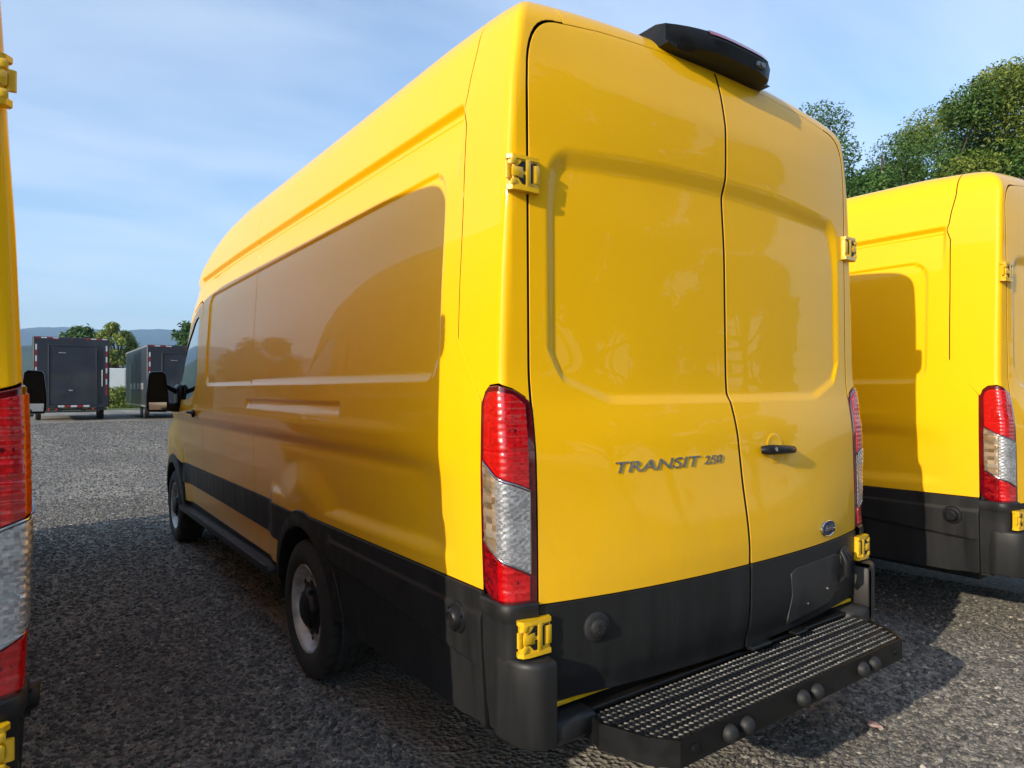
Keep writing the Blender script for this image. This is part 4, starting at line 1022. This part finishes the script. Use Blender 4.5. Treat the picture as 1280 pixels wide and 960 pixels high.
def box_trailer(name, label, loc, w, h, L, side_rails):
    t = thing(name, label, 'trailer', loc, 0, 'slate grey box trailers standing across the lot')
    z0 = .62; hw = w/2
    mb = MB(); mb.box((-hw,0,z0), (hw,L,h), bev=.04); body = mb.build('body', M['trailer'], t, autos=30)
    mb = MB(); d0, d1 = -hw*.58, hw*.62; mb.box((d0,-.030,z0+.14), (d1,.01,h-.42), bev=.012); dr = mb.build('rear_door', M['trailer2'], t, autos=30)
    mb = MB()
    for k in range(1, 7): zz = z0+.14+(h-.56-z0)*k/7; mb.box((d0+.03,-.0335,zz-.006),(d1-.03,-.029,zz+.006))
    mb.build_each('door_rib', M['trailer'], dr)
    mb = MB()
    for a, b, c, d_ in ((d0-.06,d1+.06,h-.425,h-.36),(d0-.06,d0-.012,z0+.10,h-.42),(d1+.012,d1+.06,z0+.10,h-.42)): mb.box((a,-.05,c),(b,.0,d_), bev=.008)
    mb.build('door_frame', M['trailer'], t, autos=30)
    mb = MB(); mb.box((d0+.75,-.050,z0+.78),(d0+.90,-.030,z0+.83), bev=.005); mb.box((d0+.35,-.045,h-.75),(d0+.62,-.030,h-.72), bev=.004); mb.build_each('door_latch', M['alu'], dr)
    for x, s in ((-hw*.80, .55), (hw*.80, .75)):
        mb = MB(); mb.tube([(x,.0,z0+1.0),(x,-.06,z0+1.03),(x,-.06,z0+1.0+s),(x,.0,z0+1.03+s)], [.018]*4, 8); mb.build('grab_rail', M['tape_white'], t, autos=60)
    tape(t, Vector((-hw+.08,-.001,h-.05)), Vector((-hw+.08+w*.30,-.001,h-.05)), 4, 'x', start=1)
    tape(t, Vector((hw-.08-w*.30,-.001,h-.05)), Vector((hw-.08,-.001,h-.05)), 4, 'x', start=1)
    for x in (-hw+.12, hw-.12): tape(t, Vector((x,-.001,z0+.55)), Vector((x,-.001,h-.35)), 9, 'z', w=.065, allred=(0,1))
    tape(t, Vector((-.55,-.031,z0+.06)), Vector((.70,-.031,z0+.06)), 5, 'x', w=.09)
    mb = MB(); mb.box((-hw+.1,-.03,z0-.02),(hw-.1,.06,z0+.13), bev=.01); mb.build('rear_sill', M['trailer'], t, autos=30)
    mb = MB()
    for x in (-.9,-.6,.55,.85): mb.lathe([(.045,0),(.045,-.02),(.02,-.03),(.001,-.03)], origin=(x,0,z0-.08), axis='y', n=16)
    mb.build_each('tail_lamp', M['red_lens'], t, autos=50)
    mb = MB(); mb.box((-hw+.1,-.01,z0-.13),(hw-.1,.05,z0-.04)); mb.box((-hw*.72,-.25,.40),(hw*.72,-.17,.47),bev=.01); mb.box((-.5,-.2,.40),(-.42,.1,z0)); mb.box((.42,-.2,.40),(.5,.1,z0)); mb.box((-.55,0,.45),(-.4,L,z0)); mb.box((.4,0,.45),(.55,L,z0)); mb.box((-.06,L,.5),(.06,L+1.3,.58)); mb.build('chassis', M['dark'], t)
    for y in (L*.24, L*.24+.95):
        for sg in (-1, 1):
            mb = MB(); mb.lathe([(.20,-.10),(.34,-.11),(.37,-.08),(.37,.08),(.34,.11),(.20,.10)], origin=(sg*(hw-.22), y, .37), n=32); wv = mb.build('wheel', M['tyre'], t, autos=40)
            mb = MB(); mb.lathe([(.20,-.10),(.19,-.05),(.12,-.05),(.08,-.09),(.001,-.09)], origin=(sg*(hw-.22), y, .37), n=24)
            if sg > 0: mb.v = [(2*sg*(hw-.22)-v[0], v[1], v[2]) for v in mb.v]; mb.f = [f[::-1] for f in mb.f]
            mb.build('rim', M['rim'], wv, autos=40)
    mb = MB()
    for sg in (-1, 1): mb.box((min(sg*hw,sg*(hw+.012)), .03, h-.10), (max(sg*hw,sg*(hw+.012)), L-.03, h-.03), bev=.003); mb.box((min(sg*hw,sg*(hw+.012)), .03, z0), (max(sg*hw,sg*(hw+.012)), L-.03, z0+.08), bev=.003)
    mb.build_each('edge_trim', M['alu'] if side_rails else M['trailer'], t)
    if side_rails:
        mb = MB()
        for y in (1.2, 2.6, 4.0, 5.4): mb.box((-hw-.02, y, z0+.85), (-hw, y+.9, z0+1.15), bev=.006)
        mb.build_each('side_vent', M['alu'], t)
        mb = MB(); mb.box((-hw-.015, 5.7, z0+.10), (-hw, 6.8, z0+2.2), bev=.01); mb.build('side_door', M['trailer2'], t)
    mb = MB()
    for x in (-.6, 0, .6): mb.box((x-.05,-.014,h-.14),(x+.05,0,h-.11), bev=.003)
    mb.build_each('marker_lamp', M['tape_red'], t)
    return t
box_trailer('box_trailer', 'slate grey box trailer with closed rear door, standing furthest left across the lot', (-.50,36.2,0), 3.02, 3.92, 7.6, False)
box_trailer('box_trailer', 'slate grey box trailer with bare metal edge trim beyond the middle van\'s mirror', (4.05,34.5,0), 3.3, 3.60, 8.5, True)

def at(px, depth):   # ground point under an image column at a camera depth
    r_ = (px-640)/F_PX; p = Vector(CPOS) + f0*depth + r0*(r_*depth); return (p.x, p.y, 0)
def hgt(v, depth): return 1.454 + (486-v)/F_PX*depth
# white box trailer far behind, and grass verge
t = thing('white_trailer', 'white box trailer far off in front of the trees, seen between the two grey trailers', 'trailer', (at(151,60)[0], at(151,60)[1], 0), R(0))
mb = MB(); mb.box((-4.2,0,1.35),(2.8,2.5,3.35), bev=.05); mb.build('body', M['white_body'], t, autos=30)
mb = MB(); mb.box((-4.0,.2,.9),(2.6,2.3,1.35)); mb.build('chassis', M['dark'], t)
for k in range(3):
    mb = MB(); mb.lathe([(.2,-.12),(.46,-.13),(.5,-.1),(.5,.1),(.46,.13),(.2,.12)], origin=(0,0,0), axis='y', n=20); mb.v = [(v[0]-2.6+k*1.1, v[1]+.15, v[2]+.5) for v in mb.v]; mb.build('wheel', M['tyre'], t, autos=40)
mb = MB()
for k in range(5): mb.box((-3.6+k*1.3,-.02,1.4),(-3.55+k*1.3,0,3.3))
mb.build_each('side_post', M['alu'], t)

# ------------------------------------------------------------------ vegetation
def leaf_mat(name, a, b_, c, trans=.25):
    m, nt, b = new_mat(name)
    g = nt.nodes.new('ShaderNodeNewGeometry'); r = ramp(nt, g.outputs['Random Per Island'], [(0,a),(.5,b_),(1,c)])
    n = noise(nt, .5, 4, .6); rr = ramp(nt, n.outputs['Fac'], [(.3,(.7,.72,.7)),(.7,(1.25,1.2,1.0))])
    mu = nt.nodes.new('ShaderNodeMixRGB'); mu.blend_type = 'MULTIPLY'; mu.inputs['Fac'].default_value = 1
    nt.links.new(r.outputs[0], mu.inputs['Color1']); nt.links.new(rr.outputs[0], mu.inputs['Color2'])
    nt.links.new(mu.outputs[0], b.inputs['Base Color']); b.inputs['Roughness'].default_value = .55
    tr = nt.nodes.new('ShaderNodeBsdfTranslucent'); nt.links.new(mu.outputs[0], tr.inputs['Color'])
    ms = nt.nodes.new('ShaderNodeMixShader'); ms.inputs[0].default_value = trans
    out = [q for q in nt.nodes if q.type == 'OUTPUT_MATERIAL'][0]
    nt.links.new(b.outputs[0], ms.inputs[1]); nt.links.new(tr.outputs[0], ms.inputs[2]); nt.links.new(ms.outputs[0], out.inputs[0])
    return m
M['leaf_dark'] = leaf_mat('dark_leaves', (.030,.080,.016), (.058,.135,.025), (.10,.19,.035))
M['leaf_mid'] = leaf_mat('fresh_leaves', (.09,.14,.018), (.17,.225,.03), (.27,.32,.05))
M['leaf_pale'] = leaf_mat('pale_leaves', (.15,.20,.035), (.22,.28,.05), (.30,.36,.08), .35)
M['bark'] = mat_simple('bark', (.055,.045,.035), .85, var=.4, scale=6, bmp=.5, bd=.02)
def make_tree(name, label, cat, loc, h, rx, rz, leaves, lsize, mat, seed, spread=1.0, trunk=.35, group=None, flat=.7, nclump=26):
    rg = np.random.default_rng(seed); t = thing(name, label, cat, loc, 0, group)
    mb = MB(); th = h*trunk
    mb.tube([(0,0,-.2),(.1,.05,th*.5),(0,.1,th),(.1,0,h*.75),(0,0,h*.82)], [h*.030,h*.024,h*.019,h*.008,h*.002], 10)
    tips = []
    for k in range(nclump):
        az = rg.uniform(0, 2*math.pi); el = rg.uniform(-.55, 1.0); rad = rg.uniform(.45, 1.0)**.6
        cz = th + (h-th)*.45
        e = np.array([math.cos(az)*rx*rad*math.sqrt(max(.05,1-max(el,-.9)**2*.8)), math.sin(az)*rx*rad*math.sqrt(max(.05,1-max(el,-.9)**2*.8)), cz + el*(h-th)*.52])
        tips.append(e); st_ = np.array([0,0,min(e[2]*.75, th+rg.uniform(0,(h-th)*.4))])
        midp = st_*.5+e*.5 + np.array([0,0,-.06*h*rg.uniform(0,1)])
        mb.tube([st_, midp, e], [h*.010,h*.006,h*.0015], 6)
    mb.build('trunk', M['bark'], t, autos=60)
    n = leaves; ci = rg.integers(0, nclump, n); C = np.array(tips)[ci]
    cr_ = (rx*.34*spread)*rg.uniform(.55,1.15,nclump)[ci]
    d = rg.normal(size=(n,3)); d /= np.linalg.norm(d,axis=1)[:,None]; rad = rg.uniform(0,1,n)**.45
    P = C + d*(cr_*rad)[:,None]*[1,1,flat]
    # ragged sprays
    P += rg.normal(size=(n,3))*lsize*.8
    N_ = rg.normal(size=(n,3)) + [0,0,.8] + d*.7; N_ /= np.linalg.norm(N_,axis=1)[:,None]
    A = np.cross(N_, rg.normal(size=(n,3))); A /= np.linalg.norm(A,axis=1)[:,None]; B = np.cross(N_, A)
    s = lsize*rg.uniform(.6,1.35,n)[:,None]
    V = np.stack([P-A*s, P-B*s*.42+N_*s*.08, P+A*s, P+B*s*.42+N_*s*.08], 1).reshape(-1,3)
    F = np.arange(4*n).reshape(-1,4)
    me = bpy.data.meshes.new('crown'); me.vertices.add(4*n); me.vertices.foreach_set('co', V.ravel()); me.loops.add(4*n); me.loops.foreach_set('vertex_index', F.ravel().astype(np.int32))
    me.polygons.add(n); me.polygons.foreach_set('loop_start', np.arange(0,4*n,4,dtype=np.int32)); me.polygons.foreach_set('loop_total', np.full(n,4,dtype=np.int32)); me.materials.append(mat); me.update(); me.validate()
    link(bpy.data.objects.new('crown', me), t)
    return t
G1 = 'trees behind the row of vans on the right'
make_tree('tree', 'dark green broad-crowned tree above the right van, nearest the middle van', 'tree', at(1104,26), hgt(122,26)+.1, 5.2, 0, 95000, .066, M['leaf_dark'], 11, trunk=.22, group=G1, nclump=34)
make_tree('tree', 'yellow-green leafy tree filling the right edge above the right van roof', 'tree', at(1320,23), hgt(56,23), 4.0, 0, 95000, .066, M['leaf_mid'], 12, trunk=.2, group=G1, nclump=34)
make_tree('tree', 'lower mid green tree between the locust tree and the right edge tree', 'tree', at(1205,30), hgt(150,30), 4.2, 0, 70000, .075, M['leaf_mid'], 13, trunk=.2, group=G1, nclump=28)
make_tree('tree', 'dark tree crown low behind the locust tree, just right of the middle van', 'tree', at(1030,34), hgt(205,34), 5.0, 0, 40000, .11, M['leaf_dark'], 14, trunk=.2, group=G1)
make_tree('tree', 'dark bushy tree low behind the seam of the right van roof', 'tree', at(1160,24), hgt(205,24), 3.4, 0, 46000, .085, M['leaf_dark'], 15, trunk=.2, group=G1)
G2 = 'trees far across the lot on the left'
make_tree('tree', 'pale green narrow tree between the two grey trailers', 'tree', at(146,76), hgt(404,76), 1.9, 0, 12000, .17, M['leaf_pale'], 21, trunk=.30, group=G2)
make_tree('tree', 'small dark tree top showing above the furthest left grey trailer', 'tree', at(100,80), hgt(410,80), 1.9, 0, 5000, .32, M['leaf_dark'], 22, trunk=.2, group=G2)
make_tree('tree', 'dark tree beside the middle van\'s windscreen pillar, above the second grey trailer', 'tree', at(234,78), hgt(407,78), 1.6, 0, 5000, .3, M['leaf_dark'], 23, trunk=.2, group=G2)
make_tree('tree', 'low green bush in front of the white trailer, between the two grey trailers', 'shrub', at(150,53), 1.55, 1.5, 0, 6000, .10, M['leaf_mid'], 24, trunk=.05, group=G2)
# trees to the left of the lot, outside the frame but mirrored in the glossy flank
for k, (x, y, h) in enumerate([(-34,62,8.5),(-46,55,10),(-58,72,11),(-22,80,9),(-70,50,12)]):
    make_tree('tree', ['round dark tree mirrored lowest in the van flank','second round dark tree left of the lot','tall dark tree far to the left','broad dark tree far beyond the left van','tallest dark tree furthest left'][k], 'tree', (x,y,0), h, h*.42, 0, 5000, .36, M['leaf_dark'], 40+k, trunk=.2, group='trees left of the lot')

# unseen trees added behind the photographer to darken the rear doors' reflections
for k, (x, y, h) in enumerate([(-8,-30,15),(0,-25,16),(8,-27,18),(16,-24,17),(25,-27,18),(35,-24,16)]):
    make_tree('tree', ['leftmost tree of the unseen row added behind the photographer','second unseen tree from the left, added behind the photographer','third unseen tree from the left, added behind the photographer','shorter unseen tree right of the middle, added behind the photographer','tall unseen tree second from the right, added behind the photographer','rightmost tree of the unseen row added behind the photographer'][k], 'tree', (x,y,0), h, h*.40, 0, 12000, .42, M['leaf_dark'], 60+k, trunk=.06, group='unseen tree row added behind the photographer for dark reflections')

# grass verge beyond the trailers
M['grass'] = mat_simple('grass', (.10,.13,.035), .85, var=.45, scale=1.2, bmp=.6, bd=.05)
def verge():
    vs = [(-60,58,.02),(70,50,.02),(160,120,.02),(160,900,.02),(-400,900,.02),(-160,80,.02)]
    return structure(mesh_obj('grass_verge', vs, [tuple(range(6))], M['grass']))
verge()
rg = np.random.default_rng(5); n = 26000
P = np.stack([rg.uniform(-8,26,n), 58+rg.uniform(0,1,n)**1.5*26, np.zeros(n)], 1)
hh = rg.uniform(.1,.45,n); az = rg.uniform(0,math.pi,n); dxx = np.stack([np.cos(az), np.sin(az), 0*az],1)*.06
V = np.stack([P-dxx, P+dxx, P+np.stack([rg.normal(0,.1,n), rg.normal(0,.1,n), hh],1)],1).reshape(-1,3)
o = mesh_obj('grass', V.tolist(), np.arange(3*n).reshape(-1,3).tolist(), M['leaf_pale']); stuff(o)

# far woods and hills
M['hill'] = mat_simple('wooded_hill', (.030,.055,.020), .9, var=.5, scale=.012, bmp=.0)
def hills(name, dist, base, amp, seed, depthm, a0=-60, a1=100):
    rg = np.random.default_rng(seed); n = 260; an = np.linspace(R(a0), R(a1), n)
    ph = rg.uniform(0, 6.28, 8); fr = np.array([2.2,4.1,7.3,13,23,41,70,120]); am = np.array([1,.7,.4,.22,.12,.06,.035,.02])
    prof = base + amp*sum(am[k]*np.sin(an*fr[k]+ph[k]) for k in range(8))/1.6
    rows = []
    for j, s in enumerate(np.linspace(0, 1, 14)):
        z = np.maximum(prof*np.sin(s*math.pi/2)**1.2*(1 + .05*np.sin(an*60+j)), -2) ; r_ = dist + depthm*s
        rows.append(np.stack([np.sin(an)*r_, np.cos(an)*r_, z-1.5*(j==0)], 1))
    V = np.concatenate(rows); F = [(j*n+i, j*n+i+1, (j+1)*n+i+1, (j+1)*n+i) for j in range(13) for i in range(n-1)]
    return structure(mesh_obj(name, V.tolist(), F, M['hill'], smooth=True))
hills('near_hill', 900, 62, 12, 3, 350)
hills('far_hill', 3600, 330, 40, 8, 1200)

# ------------------------------------------------------------------ air
hz = MB(); hz.box((-5200,-1500,-6), (5600,5400,520))
m = bpy.data.materials.new('haze_air'); m.use_nodes = True; nt = m.node_tree; nt.nodes.clear()
out = nt.nodes.new('ShaderNodeOutputMaterial'); pv = nt.nodes.new('ShaderNodeVolumePrincipled')
pv.inputs['Color'].default_value = (.42,.66,1,1); pv.inputs['Density'].default_value = .00021; pv.inputs['Anisotropy'].default_value = .2
nt.links.new(pv.outputs[0], out.inputs['Volume'])
stuff(hz.build('haze', m))
